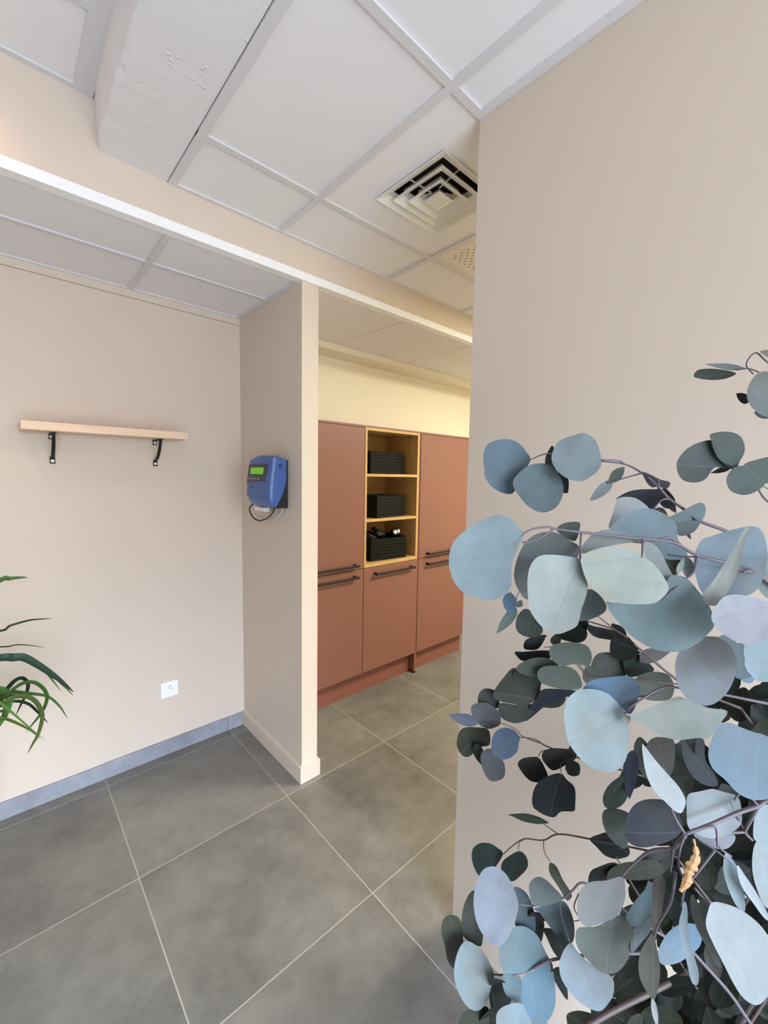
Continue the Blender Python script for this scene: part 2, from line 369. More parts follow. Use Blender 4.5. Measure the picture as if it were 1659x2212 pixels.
def cone(name, a, b, lip, drop, m='vent'):
    """Square ring: shallow flared lip from a in to b, then an upright throat."""
    bm = bmesh.new(); z0 = ZR-0.004-drop
    pr = [(a, z0), (b, z0+lip), (b-0.003, z0+lip+0.022), (b, z0+lip+0.022), (b+0.003, z0+lip+0.003), (a, z0+0.003)]
    for (p, zp), (q, zq) in zip(pr, pr[1:]+pr[:1]): frame_ring(bm, p, zp, q, zq)
    bmesh.ops.remove_doubles(bm, verts=bm.verts[:], dist=1e-5)
    return finish(name, bm, m, t0)
cone('outer_frame', 0.158, 0.126, 0.014, 0.0)
cone('louvre', 0.116, 0.087, 0.015, 0.004)
cone('louvre', 0.077, 0.050, 0.015, 0.008)
bm = bmesh.new(); frame_ring(bm, 0.038, ZR-0.012, 0.026, ZR-0.015); frame_ring(bm, 0.038, ZR-0.012, 0.020, ZR+0.012)
for k_, z_ in ((0.026, ZR-0.015), (0.020, ZR+0.012)): bm.faces.new([bm.verts.new((cx+sx*k_, cyy+sy*k_, z_)) for sx, sy in ((-1, -1), (1, -1), (1, 1), (-1, 1))])
bmesh.ops.remove_doubles(bm, verts=bm.verts[:], dist=1e-5)
finish('centre_plate', bm, 'vent', t0)
bm = bmesh.new()
bx(bm, cx-0.150, cx+0.150, cyy-0.150, cyy+0.150, ZR+0.095, ZR+0.10)
for a, b, c, d in ((-0.150, -0.148, -0.150, 0.150), (0.148, 0.150, -0.150, 0.150), (-0.150, 0.150, -0.150, -0.148), (-0.150, 0.150, 0.148, 0.150)): bx(bm, cx+a, cx+b, cyy+c, cyy+d, ZR+0.022, ZR+0.095)
finish('duct_box', bm, 'duct', t0)
for k in range(4):
    bm = bmesh.new(); dx, dy = ((1, 0), (-1, 0), (0, 1), (0, -1))[k]; px, py = -dy, dx
    for off in ((-0.035,) if k in (1, 3) else (-0.03, 0.035)):
        p0 = Vector((cx+dx*0.02+px*off*0.5, cyy+dy*0.02+py*off*0.5, ZR+0.017)); p1 = Vector((cx+dx*0.143+px*off, cyy+dy*0.143+py*off, ZR+0.026))
        tube(bm, [p0, p1], 0.0028, 0.0028, 6)
    finish('support_strut', bm, 'vent', t0)
bm = bmesh.new(); px0, px1, py0, py1 = XT[1]+0.001, XT[2]-0.001, 0.758, 1.362
bx(bm, px0, px1, py0, py1, ZR+0.007, ZR+0.02)
tag(finish('perforated_ceiling_tile', bm, 'perf', loc=((px0+px1)/2, (py0+py1)/2, ZR+0.012)), 'white perforated metal ceiling tile with rows of small dark holes', 'ceiling tile')

# ------------------------------------------------------------------ shelf in the alcove
sh = thing('wall_shelf', 'light wooden plank shelf on two black curved brackets on beige wall', 'shelf', (0.365, YA, 1.625))
bm = bmesh.new(); bx(bm, 0.066, 0.666, 2.120, YA-0.001, 1.627, 1.660); finish('board', bm, 'beech', sh, bevel=0.0012)
for X in (0.169, 0.567):
    bm = bmesh.new(); w = 0.0095
    bx(bm, X-w, X+w, YA-0.004, YA-0.0005, 1.603, 1.6235)
    bx(bm, X-w, X+w, 2.185, YA-0.0005, 1.6225, 1.6268)
    br = finish('bracket', bm, 'blackm', sh)
    cv = spline([(X, 2.193, 1.6226), (X, 2.203, 1.600), (X, 2.222, 1.570), (X, 2.252, 1.542), (X, 2.290, 1.524), (X, 2.296, 1.516)], 6)
    bm = bmesh.new(); prev = None; bx(bm, X-w, X+w, YA-0.004, YA-0.0005, 1.500, 1.530)
    for i, p in enumerate(cv):
        d = cv[min(i+1, len(cv)-1)] - cv[max(i-1, 0)]; nrm = Vector((0, -d.z, d.y)).normalized()*0.0028
        q = [bm.verts.new(p+Vector((s_*0.0062, 0, 0))+nrm*u_) for s_, u_ in ((-1, -1), (1, -1), (1, 1), (-1, 1))]
        if prev:
            for k in range(4): bm.faces.new((prev[k], prev[(k+1) % 4], q[(k+1) % 4], q[k]))
        else: bm.faces.new(q[::-1])
        prev = q
    bm.faces.new(prev); finish('brace', bm, 'blackm', br)
    for z in (1.614, 1.512):
        bm = bmesh.new(); lathe(bm, [(0.0068, 0), (0.0068, 0.0012), (0.0045, 0.003), (0.001, 0.0036)], (0, 0, 0), 14)
        bmesh.ops.rotate(bm, verts=bm.verts[:], matrix=Matrix.Rotation(math.radians(90), 3, 'X')); bmesh.ops.translate(bm, verts=bm.verts[:], vec=(X, YA-0.004, z))
        finish('screw', bm, 'screw', br, smooth=False)

# ------------------------------------------------------------------ socket
so = thing('wall_socket', 'square white power socket low on the beige wall', 'socket', (0.601, YA, 0.349))
box('cover_plate', 0.560, 0.642, YA-0.009, YA-0.0005, 0.308, 0.390, 'white', so, bevel=0.002)
bm = bmesh.new(); bx(bm, 0.574, 0.630, YA-0.0105, YA-0.0085, 0.322, 0.378); finish('insert', bm, 'white', so, bevel=0.0008)
for X, Z in ((0.594, 0.358), (0.612, 0.352)):
    bm = bmesh.new(); cyl(bm, (X, YA-0.0107, Z), (0, 1, 0), 0.0032, 0.001, 12); finish('pin_hole', bm, 'grey', so)
bm = bmesh.new(); cyl(bm, (0.604, YA-0.0108, 0.366), (0, 1, 0), 0.0042, 0.001, 14); finish('earth_pin', bm, 'grey', so)
bm = bmesh.new(); bx(bm, 0.598, 0.614, YA-0.0109, YA-0.0103, 0.334, 0.3365); finish('shutter_slot', bm, 'wcable', so)

# ------------------------------------------------------------------ time clock on the partition
tk = thing('time_clock', 'blue wall-mounted time clock with green display and looping cables', 'time clock', (1.004, 1.90, 1.42))
Z0, Z1 = 1.318, 1.552
def front_x(z):
    u = (z-Z0)/(Z1-Z0)
    return 0.903 + 0.034*max(0, u-0.28)**1.35 + 0.022*max(0, (0.16-u)/0.16)**2
def back_x(z):
    u = (z-Z0)/(Z1-Z0)
    return 0.938 + 0.052*math.sin(min(1, u/0.62)*math.pi/2)
def y_near(z): return 1.768 + 0.006*max(0, (1.36-z)/0.05)
def y_far(z):
    if z < 1.362: return 2.000
    return 2.018
rows = [Z0, 1.3215, 1.330, 1.345, 1.360, 1.3655, 1.385, 1.41, 1.44, 1.47, 1.50, 1.520, 1.533]
bm = bmesh.new(); rings = []
def ring(z, inset=0.0, arch=0.0):
    xf, xb, y0, y1 = front_x(z)+inset, back_x(z)-inset, y_near(z)+inset, y_far(z)-inset; pts = []; r = 0.014
    m_ = 8
    for k in range(m_+1):                                # front, from near to far
        u = k/m_; y = y0+r+(y1-y0-2*r)*u; pts.append((xf-0.004*math.sin(u*math.pi), y, z+arch*(0.020*(1-(2*u-0.9)**2*0.9))))
    pts += [(xf+r*0.35, y1-r*0.3, z+arch*0.004), (xf+r*1.1, y1, z+arch*0.003), (xb, y1, z), (xb, y0, z+arch*0.002), (xf+r*1.1, y0, z+arch*0.012), (xf+r*0.35, y0+r*0.3, z+arch*0.015)]
    return [bm.verts.new(p) for p in pts]
for z in rows: rings.append(ring(z, 0.003 if z == Z0 else 0.0, max(0, (z-1.50)/0.033)))
rings.append(ring(1.5385, 0.004, 1.0)); rings.append(ring(1.5405, 0.012, 1.0))
for a, b in zip(rings, rings[1:]):
    for k in range(len(a)): bm.faces.new((a[k], a[(k+1) % len(a)], b[(k+1) % len(b)], b[k]))
bm.faces.new(rings[0][::-1]); bm.faces.new(rings[-1])
finish('casing', bm, 'blue', tk)
bm = bmesh.new(); extr(bm, [(1.0035, 1.312), (0.948, 1.312), (0.938, 1.325), (0.950, 1.36), (0.972, 1.40), (0.978, 1.53), (1.0035, 1.538)], 'y', 1.779, 1.985); finish('wall_bracket', bm, 'blackp', tk)
def on_front(y, z, lift): 
    u = (y-(y_near(z)+0.014))/(y_far(z)-y_near(z)-0.028); return (front_x(z)-0.004*math.sin(max(0, min(1, u))*math.pi)-lift, y, z)
def plate(name, outline, lift, th, m, parent=None, bevel=0):
    bm = bmesh.new()
    n_ = len(outline); c0 = (sum(p[0] for p in outline)/n_, sum(p[1] for p in outline)/n_)
    A = [bm.verts.new(on_front(y, z, lift)) for y, z in outline]; B = [bm.verts.new(on_front(y, z, lift-th)) for y, z in outline]
    ca = bm.verts.new(on_front(*c0, lift))
    for i in range(n_): bm.faces.new((A[i], A[(i+1) % n_], ca)); bm.faces.new((A[i], B[i], B[(i+1) % n_], A[(i+1) % n_]))
    return finish(name, bm, m, parent or tk)
def dense(poly, n=6):
    out = []
    for i, p in enumerate(poly):
        q = poly[(i+1) % len(poly)]
        for k in range(n): out.append((p[0]+(q[0]-p[0])*k/n, p[1]+(q[1]-p[1])*k/n))
    return out
pn = plate('display_panel', dense([(2.006, 1.517), (1.802, 1.517), (1.812, 1.437), (1.875, 1.437), (1.93, 1.434), (2.006, 1.424)]), 0.0022, 0.006, 'dgrey')
plate('screen', dense([(1.972, 1.501), (1.838, 1.501), (1.840, 1.470), (1.972, 1.470)]), 0.0042, 0.005, 'lcd', pn)
for y in (1.985, 1.958, 1.930, 1.902, 1.874):
    plate('button', [(y+0.0052*math.cos(a*math.pi/5), 1.448+0.0046*math.sin(a*math.pi/5)) for a in range(10)], 0.0040, 0.004, 'grey', pn)
plate('badge_reader', [(1.953+0.017*math.cos(a*math.pi/8), 1.409+0.009*math.sin(a*math.pi/8)) for a in range(16)], 0.0014, 0.004, 'blued')
for z, hh in ((1.423, 0.007), (1.408, 0.004), (1.396, 0.006), (1.384, 0.003)):
    plate('marking', dense([(1.905, z+hh/2), (1.877, z+hh/2), (1.877, z-hh/2), (1.905, z-hh/2)], 3), 0.0010, 0.003, 'blued')
bm = bmesh.new(); seam = [Vector(on_front(2.000-0.23*k/12, 1.362, 0.0005)) for k in range(13)]; tube(bm, seam, 0.0012, 0.0012, 6); finish('seam', bm, 'blued', tk)
bm = bmesh.new(); seam = [Vector(on_front(2.008-0.23*k/12, 1.5215, 0.0002)) for k in range(13)]; tube(bm, seam, 0.0012, 0.0012, 6); finish('seam', bm, 'blued', tk)
bm = bmesh.new(); cyl(bm, (0.958, y_near(1.5)-0.0005, 1.508), (0, 1, 0), 0.011, 0.003, 18); finish('key_lock', bm, 'blued', tk)
box('cable_connector', 0.955, 0.985, 1.925, 2.030, 1.285, 1.307, 'white', tk, bevel=0.002)
box('cable_connector', 0.962, 0.990, 2.018, 2.044, 1.315, 1.360, 'white', tk, bevel=0.002)
bm = bmesh.new(); tube(bm, spline([(0.965, 2.020, 1.322), (0.945, 2.040, 1.312), (0.945, 2.068, 1.290), (0.955, 2.068, 1.258), (0.962, 2.035, 1.238), (0.965, 1.985, 1.236), (0.965, 1.92, 1.252), (0.962, 1.865, 1.276), (0.960, 1.83, 1.305), (0.958, 1.81, 1.330)], 7), 0.0036, 0.0036, 8)
finish('black_cable', bm, 'blackp', tk, smooth=True)
bm = bmesh.new(); tube(bm, spline([(0.990, 1.795, 1.330), (0.992, 1.815, 1.295), (0.994, 1.86, 1.262), (0.996, 1.925, 1.240), (0.998, 1.99, 1.232), (0.999, 2.06, 1.236), (0.999, 2.12, 1.250), (0.999, 2.165, 1.275), (0.999, 2.175, 1.300)], 7), 0.0026, 0.0026, 8)
finish('white_cable', bm, 'wcable', tk, smooth=True)

# ------------------------------------------------------------------ cupboards
YD = 2.082                                   # door faces
def handle(x0, x1, z, parent):
    bm = bmesh.new(); y0 = YD-0.034
    tube(bm, [Vector(p) for p in ((x0-0.002, y0, z), (x1+0.002, y0, z))], 0.0084, 0.0084, 12)
    for x in (x0+0.014, x1-0.014): tube(bm, [Vector((x, y0+0.002, z)), Vector((x, YD+0.0005, z))], 0.0078, 0.0098, 12)
    return finish('handle', bm, 'blackm', parent)
def door(x0, x1, z0, z1, parent, hz, hx):
    d = box('door', x0, x1, YD, YD+0.018, z0, z1, 'terra', parent, bevel=0.0012); handle(hx[0], hx[1], hz, d); return d
Lc = thing('cupboard', 'tall terracotta cupboard with two doors next to the partition end', 'cupboard', (1.415, 2.26, 0))
box('carcass', 1.106, 1.7245, YD+0.020, YB-0.001, 0.145, 1.774, 'terrain', Lc)
box('plinth', 1.106, 1.7265, 2.136, 2.152, 0.0, 0.1445, 'terrain', Lc)
door(1.108, 1.7235, 0.8695, 1.7735, Lc, 0.8975, (1.295, 1.662)); door(1.108, 1.7235, 0.157, 0.8655, Lc, 0.8225, (1.295, 1.662))
Mc = thing('base_cupboard', 'terracotta base cupboard with one door under the open oak shelves', 'cupboard', (1.978, 2.26, 0))
box('carcass', 1.7275, 2.2275, YD+0.020, YB-0.001, 0.145, 0.8655, 'terrain', Mc)
box('plinth', 1.727, 2.226, 2.136, 2.152, 0.0, 0.1445, 'terrain', Mc)
door(1.728, 2.2265, 0.157, 0.8655, Mc, 0.8205, (1.811, 2.179))
Rc = thing('cupboard', 'tall terracotta cupboard with two doors nearest the large foreground wall', 'cupboard', (2.55, 2.26, 0))
box('carcass', 2.2475, 2.846, YD+0.020, YB-0.001, 0.145, 1.774, 'terrain', Rc)
box('plinth', 2.2475, 2.846, 2.136, 2.152, 0.0, 0.1445, 'terrain', Rc)
sp_ = box('side_panel', 2.2295, 2.2465, YD+0.004, YB-0.001, 0.012, 1.774, 'terra', Rc)
box('foot_cap', 2.2285, 2.2475, YD+0.001, 2.136, 0.0, 0.013, 'blackp', sp_)
door(2.2485, 2.845, 0.8695, 1.7735, Rc, 0.8975, (2.325, 2.692)); door(2.2485, 2.845, 0.157, 0.8655, Rc, 0.8215, (2.325, 2.692))
tag(box('top_panel', 1.106, 2.86, YD+0.008, YB-0.001, 1.7765, 1.790, 'terra', None, bevel=0.001), 'thin terracotta board capping the whole row of cupboards', 'panel')
Os = thing('open_shelf_unit', 'open oak shelf unit with three compartments between the tall cupboards', 'shelf unit', (1.978, 2.26, 0.868))
y0, y1 = YD-0.002, 2.430
box('side_panel', 1.7265, 1.7435, y0, y1, 0.8695, 1.776, 'oak', Os); box('side_panel', 2.2105, 2.2285, y0, y1, 0.8695, 1.776, 'oak', Os)
box('top_board', 1.7435, 2.2105, y0, y1, 1.760, 1.776, 'oakx', Os); box('bottom_board', 1.7435, 2.2105, y0, y1, 0.8695, 0.893, 'oakx', Os)
box('shelf', 1.7435, 2.2105, y0+0.001, y1-0.012, 1.465, 1.483, 'oakx', Os); box('shelf', 1.7435, 2.2105, y0+0.001, y1-0.012, 1.169, 1.187, 'oakx', Os)
box('back_panel', 1.7435, 2.2105, y1-0.012, y1, 0.893, 1.760, 'oakx', Os)

def slat_box(label, c, w, d, h, rot, lid):
    """Black storage box with grooved sides; c = centre of its base."""
    t_ = thing('storage_box', label, 'box', c, 'black slatted boxes on the oak shelves'); n = 7
    bm = bmesh.new(); hh = h/n; th = 0.006
    for i in range(n):
        z = i*hh; g = 0.0042
        for (a, b, e_, f_) in ((-w/2, w/2, -d/2, -d/2+th), (-w/2, w/2, d/2-th, d/2), (-w/2, -w/2+th, -d/2+th, d/2-th), (w/2-th, w/2, -d/2+th, d/2-th)):
            bx(bm, a, b, e_, f_, z+g/2, z+hh-g/2)
    for (a, b, e_, f_) in ((-w/2+0.0045, w/2-0.0045, -d/2+0.0045, -d/2+th), (-w/2+0.0045, w/2-0.0045, d/2-th, d/2-0.0045), (-w/2+0.0045, -w/2+th, -d/2+th, d/2-th), (w/2-th, w/2-0.0045, -d/2+th, d/2-th)):
        bx(bm, a, b, e_, f_, 0.0, h)
    R_ = Matrix.Translation(Vector(c)) @ Matrix.Rotation(rot, 4, 'Z')
    bmesh.ops.transform(bm, matrix=R_, verts=bm.verts[:]); finish('slatted_sides', bm, 'boxblk', t_)
    bm = bmesh.new(); bx(bm, -w/2+th, w/2-th, -d/2+th, d/2-th, 0.0005, 0.006); bmesh.ops.transform(bm, matrix=R_, verts=bm.verts[:]); finish('base', bm, 'boxblk', t_)
    bm = bmesh.new()
    if lid: bx(bm, -w/2+0.001, w/2-0.001, -d/2+0.001, d/2-0.001, h, h+0.004)
    else:
        for (a, b, e_, f_) in ((-w/2-0.001, w/2+0.001, -d/2-0.001, -d/2+0.007), (-w/2-0.001, w/2+0.001, d/2-0.007, d/2+0.001), (-w/2-0.001, -w/2+0.007, -d/2+0.007, d/2-0.007), (w/2-0.007, w/2+0.001, -d/2+0.007, d/2-0.007)): bx(bm, a, b, e_, f_, h, h+0.003)
    bmesh.ops.transform(bm, matrix=R_, verts=bm.verts[:]); finish('lid' if lid else 'rim', bm, 'boxblk', t_, bevel=0.001); return t_
slat_box('black slatted box standing in the top compartment of the oak shelves', (2.005, 2.275, 1.4832), 0.315, 0.215, 0.148, math.radians(-0.5), True)
slat_box('black slatted box turned at an angle in the middle compartment', (1.985, 2.225, 1.1872), 0.305, 0.215, 0.146, math.radians(8), True)
slat_box('open black slatted box full of equipment in the bottom compartment', (1.985, 2.215, 0.8932), 0.31, 0.215, 0.148, math.radians(-5), False)
# equipment heaped in the open box
def coil(label, c, r, tilt, m='blackp'):
    t_ = thing('cable_coil', label, 'cable', c, 'black cables heaped in the open box'); bm = bmesh.new(); pts = []
    for k in range(0, 97):
        a = 2*math.pi*k/24; rr = r*(1+0.06*math.sin(3.1*a)); pts.append(Vector((rr*math.cos(a), rr*math.sin(a)*0.8, 0.006*math.sin(a*1.7)+0.004*(k/24))))
    R_ = Matrix.Translation(Vector(c)) @ Euler(tilt).to_matrix().to_4x4()
    tube(bm, pts, 0.0072, 0.0072, 8); bmesh.ops.transform(bm, matrix=R_, verts=bm.verts[:]); finish('loops', bm, m, t_, smooth=True)
    bm = bmesh.new(); bx(bm, r*0.8, r*1.15, -0.012, 0.012, -0.004, 0.02); bmesh.ops.transform(bm, matrix=R_, verts=bm.verts[:]); finish('plug', bm, m, t_, bevel=0.002); return t_
coil('black cable coil at the partition side of the open box', (1.905, 2.235, 1.045), 0.052, (0.5, 0.2, 0.3))
coil('black cable coil heaped in the middle of the open box', (1.985, 2.245, 1.062), 0.055, (0.5, -0.15, 1.2))
def lamp(label, c, tilt):
    t_ = thing('white_capped_handle', label, 'handle', c, 'white-capped black handles in the open box')
    R_ = Matrix.Translation(Vector(c)) @ Euler(tilt).to_matrix().to_4x4()
    bm = bmesh.new(); lathe(bm, [(0.015, -0.055), (0.016, -0.035), (0.020, -0.012), (0.022, 0.0), (0.020, 0.004)], (0, 0, 0), 20); bmesh.ops.transform(bm, matrix=R_, verts=bm.verts[:]); finish('grip', bm, 'blackp', t_, smooth=True)
    bm = bmesh.new(); lathe(bm, [(0.016, 0.003), (0.016, 0.007), (0.011, 0.012), (0.002, 0.014)], (0, 0, 0), 20); bmesh.ops.transform(bm, matrix=R_, verts=bm.verts[:]); finish('white_cap', bm, 'white', t_, smooth=True)
lamp('black handle whose round white cap faces out of the open box', (2.082, 2.165, 1.0685), (math.radians(84), 0, math.radians(-32)))
lamp('black handle with its white cap turned aside at the box end', (2.136, 2.190, 1.0685), (math.radians(84), 0, math.radians(20)))

# ------------------------------------------------------------------ plants
def ray(u, v): return RGT*((u-W/2)/F) + UPV*(-(v-H/2)/F) + FWD
def at(u, v, d): return EYE + ray(u, v)*d
def on_y(u, v, y): r = ray(u, v); return EYE + r*(y/r.y)

class Foliage:
    """Collects leaves into one mesh, keeping a colour per leaf and the distance from the midrib."""
    def __init__(s): s.v = []; s.f = []; s.tone = []; s.rib = []
    def add(s, verts, faces, tone, ribs):
        b = len(s.v); s.v += verts; s.f += [tuple(i+b for i in f) for f in faces]; s.tone += [tone]*len(verts); s.rib += ribs
    def build(s, name, m, parent):
        me = bpy.data.meshes.new(name); me.from_pydata([tuple(p) for p in s.v], [], s.f); me.materials.append(M[m])
        a = me.attributes.new('tone', 'FLOAT_COLOR', 'POINT'); 
        for i, c in enumerate(s.tone): a.data[i].color = (*c, 1)
        a = me.attributes.new('rib', 'FLOAT', 'POINT')
        for i, c in enumerate(s.rib): a.data[i].value = c
        for p in me.polygons: p.use_smooth = True
        o = bpy.data.objects.new(name, me); COL.objects.link(o); o.parent = parent; o.matrix_parent_inverse = world_of(parent).inverted()
        return o
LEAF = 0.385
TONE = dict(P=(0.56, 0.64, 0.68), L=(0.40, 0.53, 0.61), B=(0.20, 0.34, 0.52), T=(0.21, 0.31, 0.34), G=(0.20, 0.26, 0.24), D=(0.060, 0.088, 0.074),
            N=(0.060, 0.070, 0.092), V=(0.36, 0.39, 0.46), O=(0.095, 0.105, 0.075), C=(0.62, 0.68, 0.64), K=(0.020, 0.026, 0.024), M=(0.13, 0.20, 0.175))  # K and the other dark tones carry the shade of unlit leaves
def outline_smooth(pts, n=44):
    P = [Vector((p[0], p[1], 0)) for p in pts]; L = len(P); out = []
    k = max(2, math.ceil(n/L))
    for i in range(L):
        a, b, c, d = P[i-1], P[i], P[(i+1) % L], P[(i+2) % L]
        for j in range(k):
            t_ = j/k; q = 0.5*((2*b)+(c-a)*t_+(2*a-5*b+4*c-d)*t_*t_+(3*b-a-3*c+d)*t_**3); out.append((q.x, q.y))
    return out
def leaf_from(fol, base, pts, d, tilt, tone, cup=0.10, wave=0.03, fold=0.0, rel=False):
    """A leaf whose plane stands at distance d, tilted by tilt; curved along and across its midrib."""
    c = TONE[tone] if isinstance(tone, str) else tone; c = tuple(LEAF*x*k_ for x, k_ in zip(c, (1.0, 1.0, 0.95)))
    j = random.uniform(0.92, 1.08); c = tuple(x*j*random.uniform(0.97, 1.03) for x in c)
    o = outline_smooth(pts); uc = sum(p[0] for p in o)/len(o); vc = sum(p[1] for p in o)/len(o)
    tip = max(o, key=lambda p: (p[0]-base[0])**2+(p[1]-base[1])**2)
    n = Vector((tilt[0], tilt[1], 1.0))
    if rel: n = Vector(((uc-W/2)/F, (vc-H/2)/F, 1)).normalized() + Vector((tilt[0], tilt[1], 0))
    P0 = Vector(((uc-W/2)/F, (vc-H/2)/F, 1))*d; k0 = n.dot(P0)
    def pt(u, v):
        r = Vector(((u-W/2)/F, (v-H/2)/F, 1)); s_ = k0/max(0.15, n.dot(r)); s_ = min(max(s_, d*0.6), d*1.6); r = r*s_
        return EYE + RGT*r.x - UPV*r.y + FWD*r.z
    nw = (RGT*n.x - UPV*n.y + FWD*n.z).normalized()       # pointing away from the viewer
    b3, t3 = pt(*base), pt(*tip); ax = t3-b3; Lg = ax.length or 1e-3; ax = ax/Lg
    rows_ = []; ph = random.uniform(0, 6.28); R = 5
    halfw = max(abs((pt(*p)-b3).dot(nw.cross(ax))) for p in o) or 1e-3
    side = nw.cross(ax)
    verts = []; ribs = []
    for q in range(R+1):
        fr = q/R
        for p in o:
            P = pt(*p); s_ = max(0.0, min(Lg, (P-b3).dot(ax))); mid = b3 + ax*s_; X = mid + (P-mid)*fr
            w_ = (X-mid).dot(side); x_ = abs(w_)/halfw; l_ = s_/Lg
            h = cup*halfw*(x_**1.6) + 0.10*Lg*((l_-0.45)**2)*(1 if cup > 0 else -1) + wave*halfw*math.sin(ph+l_*7+w_/halfw*2.2)*x_ + fold*halfw*x_
            verts.append(X - nw*h); ribs.append(x_)
    N_ = len(o); faces = []
    for q in range(R):
        for i in range(N_):
            a, b, c2, d2 = q*N_+i, q*N_+(i+1) % N_, (q+1)*N_+(i+1) % N_, (q+1)*N_+i
            faces.append((a, b, c2, d2))
    fol.add(verts, faces, c, ribs)
def gen(fol, base, tip, width, d, tilt, tone, kind='r', **k):
    b = Vector((base[0], base[1])); t_ = Vector((tip[0], tip[1])); ax = t_-b; L = ax.length; ax.normalize(); s_ = Vector((-ax.y, ax.x)); P = []; Q = []
    n = 8
    for i in range(1, n):
        u = i/n
        w_ = {'r': math.sin(math.pi*u**0.92)**0.62, 'o': math.sin(math.pi*u**0.75)**0.8, 'l': math.sin(math.pi*u**0.85)**1.05}[kind]
        w_ *= width/2*random.uniform(0.96, 1.04); P.append(b+ax*L*u+s_*w_); Q.append(b+ax*L*u-s_*w_)
    leaf_from(fol, base, [tuple(b)]+[tuple(p) for p in P]+[tuple(t_)]+[tuple(q) for q in Q[::-1]], d, tilt, tone, **k)
def crop(x0, y0, s_=0.42737): return lambda *pts: [(x0+a*s_, y0+b*s_) for a, b in pts]
c1, c2, c3, c4 = crop(950, 740), crop(950, 1080), crop(950, 1400), crop(950, 1740)

VASE = (0.60, 0.05)
VTOP = 0.60
eu = thing('eucalyptus_bunch', 'bunch of blue-green eucalyptus branches with round leaves before the foreground wall', 'plant', (VASE[0], VASE[1], 0))
bm = bmesh.new(); lathe(bm, [(0.001, 0.0), (0.085, 0.0), (0.105, 0.08), (0.110, 0.25), (0.095, 0.45), (0.070, VTOP-0.02), (0.076, VTOP), (0.069, VTOP-0.001), (0.062, VTOP-0.03), (0.06, 0.40), (0.001, 0.39)], (VASE[0], VASE[1], 0))
finish('vase', bm, 'glassb', eu, smooth=True)
def branch(stems, name='branch', m='twig', foot=None, rfoot=0.0028):
    """stems: list of (points (u, v, distance), r0, r1). foot: where the branch leaves the picture on its way into the vase."""
    bm = bmesh.new()
    for pts, r0, r1 in stems: tube(bm, spline([at(*p) for p in pts], 6), r0, r1, 7)
    if foot:
        p = [at(*q) for q in foot]; k = random.uniform(0, 6.28)
        p.append(Vector((VASE[0]+0.035*math.cos(k), VASE[1]+0.035*math.sin(k), VTOP+0.02))); p.append(Vector((VASE[0]+0.02*math.cos(k+2), VASE[1]+0.02*math.sin(k+2), 0.405)))
        tube(bm, spline(p, 8), r0 if False else 0.0018, rfoot, 7)
    return finish(name, bm, m, eu, smooth=True)

# --- branch A: the arching top twig
A = branch([([(1636, 1182, .470), (1570, 1148, .475), (1510, 1125, .48), (1476, 1099, .485), (1446, 1078, .49), (1424, 1054, .49), (1390, 1024, .495), (1350, 1003, .50), (1298, 996, .505)], .0021, .0009),
            ([(1350, 1003, .50), (1336, 995, .50), (1298, 993, .495)], .0009, .0008), ([(1388, 1022, .495), (1345, 1034, .50), (1326, 1042, .505)], .001, .0006),
            ([(1300, 996, .505), (1240, 985, .53), (1195, 980, .535), (1172, 982, .53), (1144, 994, .52)], .001, .0007), ([(1215, 1012, .52), (1190, 1030, .50)], .0009, .0006),
            ([(1446, 1078, .49), (1430, 1080, .485), (1412, 1099, .48)], .0012, .0008), ([(1424, 1054, .49), (1422, 1036, .487)], .001, .0007)],
           foot=[(1636, 1182, .470), (1800, 1420, .47), (1760, 1900, .5)])
fa = Foliage()
leaf_from(fa, (1298, 994), c1((815, 600), (800, 530), (775, 490), (725, 466), (670, 475), (620, 490), (585, 520), (563, 580), (575, 630), (610, 672), (660, 697), (720, 702), (770, 675), (805, 640)), .490, (.15, .30), 'L')
leaf_from(fa, (1144, 994), c1((455, 597), (440, 560), (400, 515), (350, 492), (290, 493), (235, 515), (214, 560), (214, 600), (222, 640), (225, 680), (260, 730), (310, 760), (355, 765), (380, 740), (420, 660)), .520, (-.25, -.05), (0.20, 0.29, 0.38))
leaf_from(fa, (1203, 1020), c1((590, 660), (570, 630), (520, 612), (460, 620), (410, 650), (370, 700), (375, 740), (400, 780), (440, 830), (490, 860), (540, 860), (590, 830), (620, 765), (615, 700)), .500, (.1, .28), (0.27, 0.38, 0.42))
gen(fa, (1192, 1022), (1193, 962), 30, .540, (.6, -.5), 'D', 'o'); gen(fa, (1190, 1020), (1226, 1064), 46, .545, (.3, -.6), 'K', 'o')
gen(fa, (1349, 1009), (1312, 1046), 24, .500, (.5, -.3), 'G', 'l'); gen(fa, (1322, 1040), (1273, 1083), 24, .500, (-.2, .5), (0.34, 0.42, 0.44), 'o')
leaf_from(fa, (1388, 1022), c1((1020, 652), (1060, 665), (1110, 690), (1160, 705), (1140, 735), (1100, 725), (1070, 730), (1040, 700)), .50, (-.3, -.8), 'N')
leaf_from(fa, (1424, 1054), c1((1115, 745), (1060, 740), (960, 750), (890, 787), (940, 785), (1000, 800), (1030, 830), (1060, 845), (1100, 810), (1120, 770)), .50, (.3, -.7), 'N')
leaf_from(fa, (1424, 1052), c1((1130, 735), (1175, 770), (1190, 810), (1165, 835), (1130, 830), (1110, 800)), .505, (.2, -.8), 'K'); gen(fa, (1446, 1085), (1460, 1108), 14, .51, (0, -.6), 'K', 'l')
leaf_from(fa, (1408, 1098), c1((1050, 845), (1030, 815), (985, 790), (930, 784), (890, 795), (875, 850), (858, 900), (850, 940), (900, 945), (1000, 900)), .470, (-.15, .30), 'P')
gen(fa, (1412, 1100), (1444, 1122), 26, .475, (0, -.5), 'N', 'o')
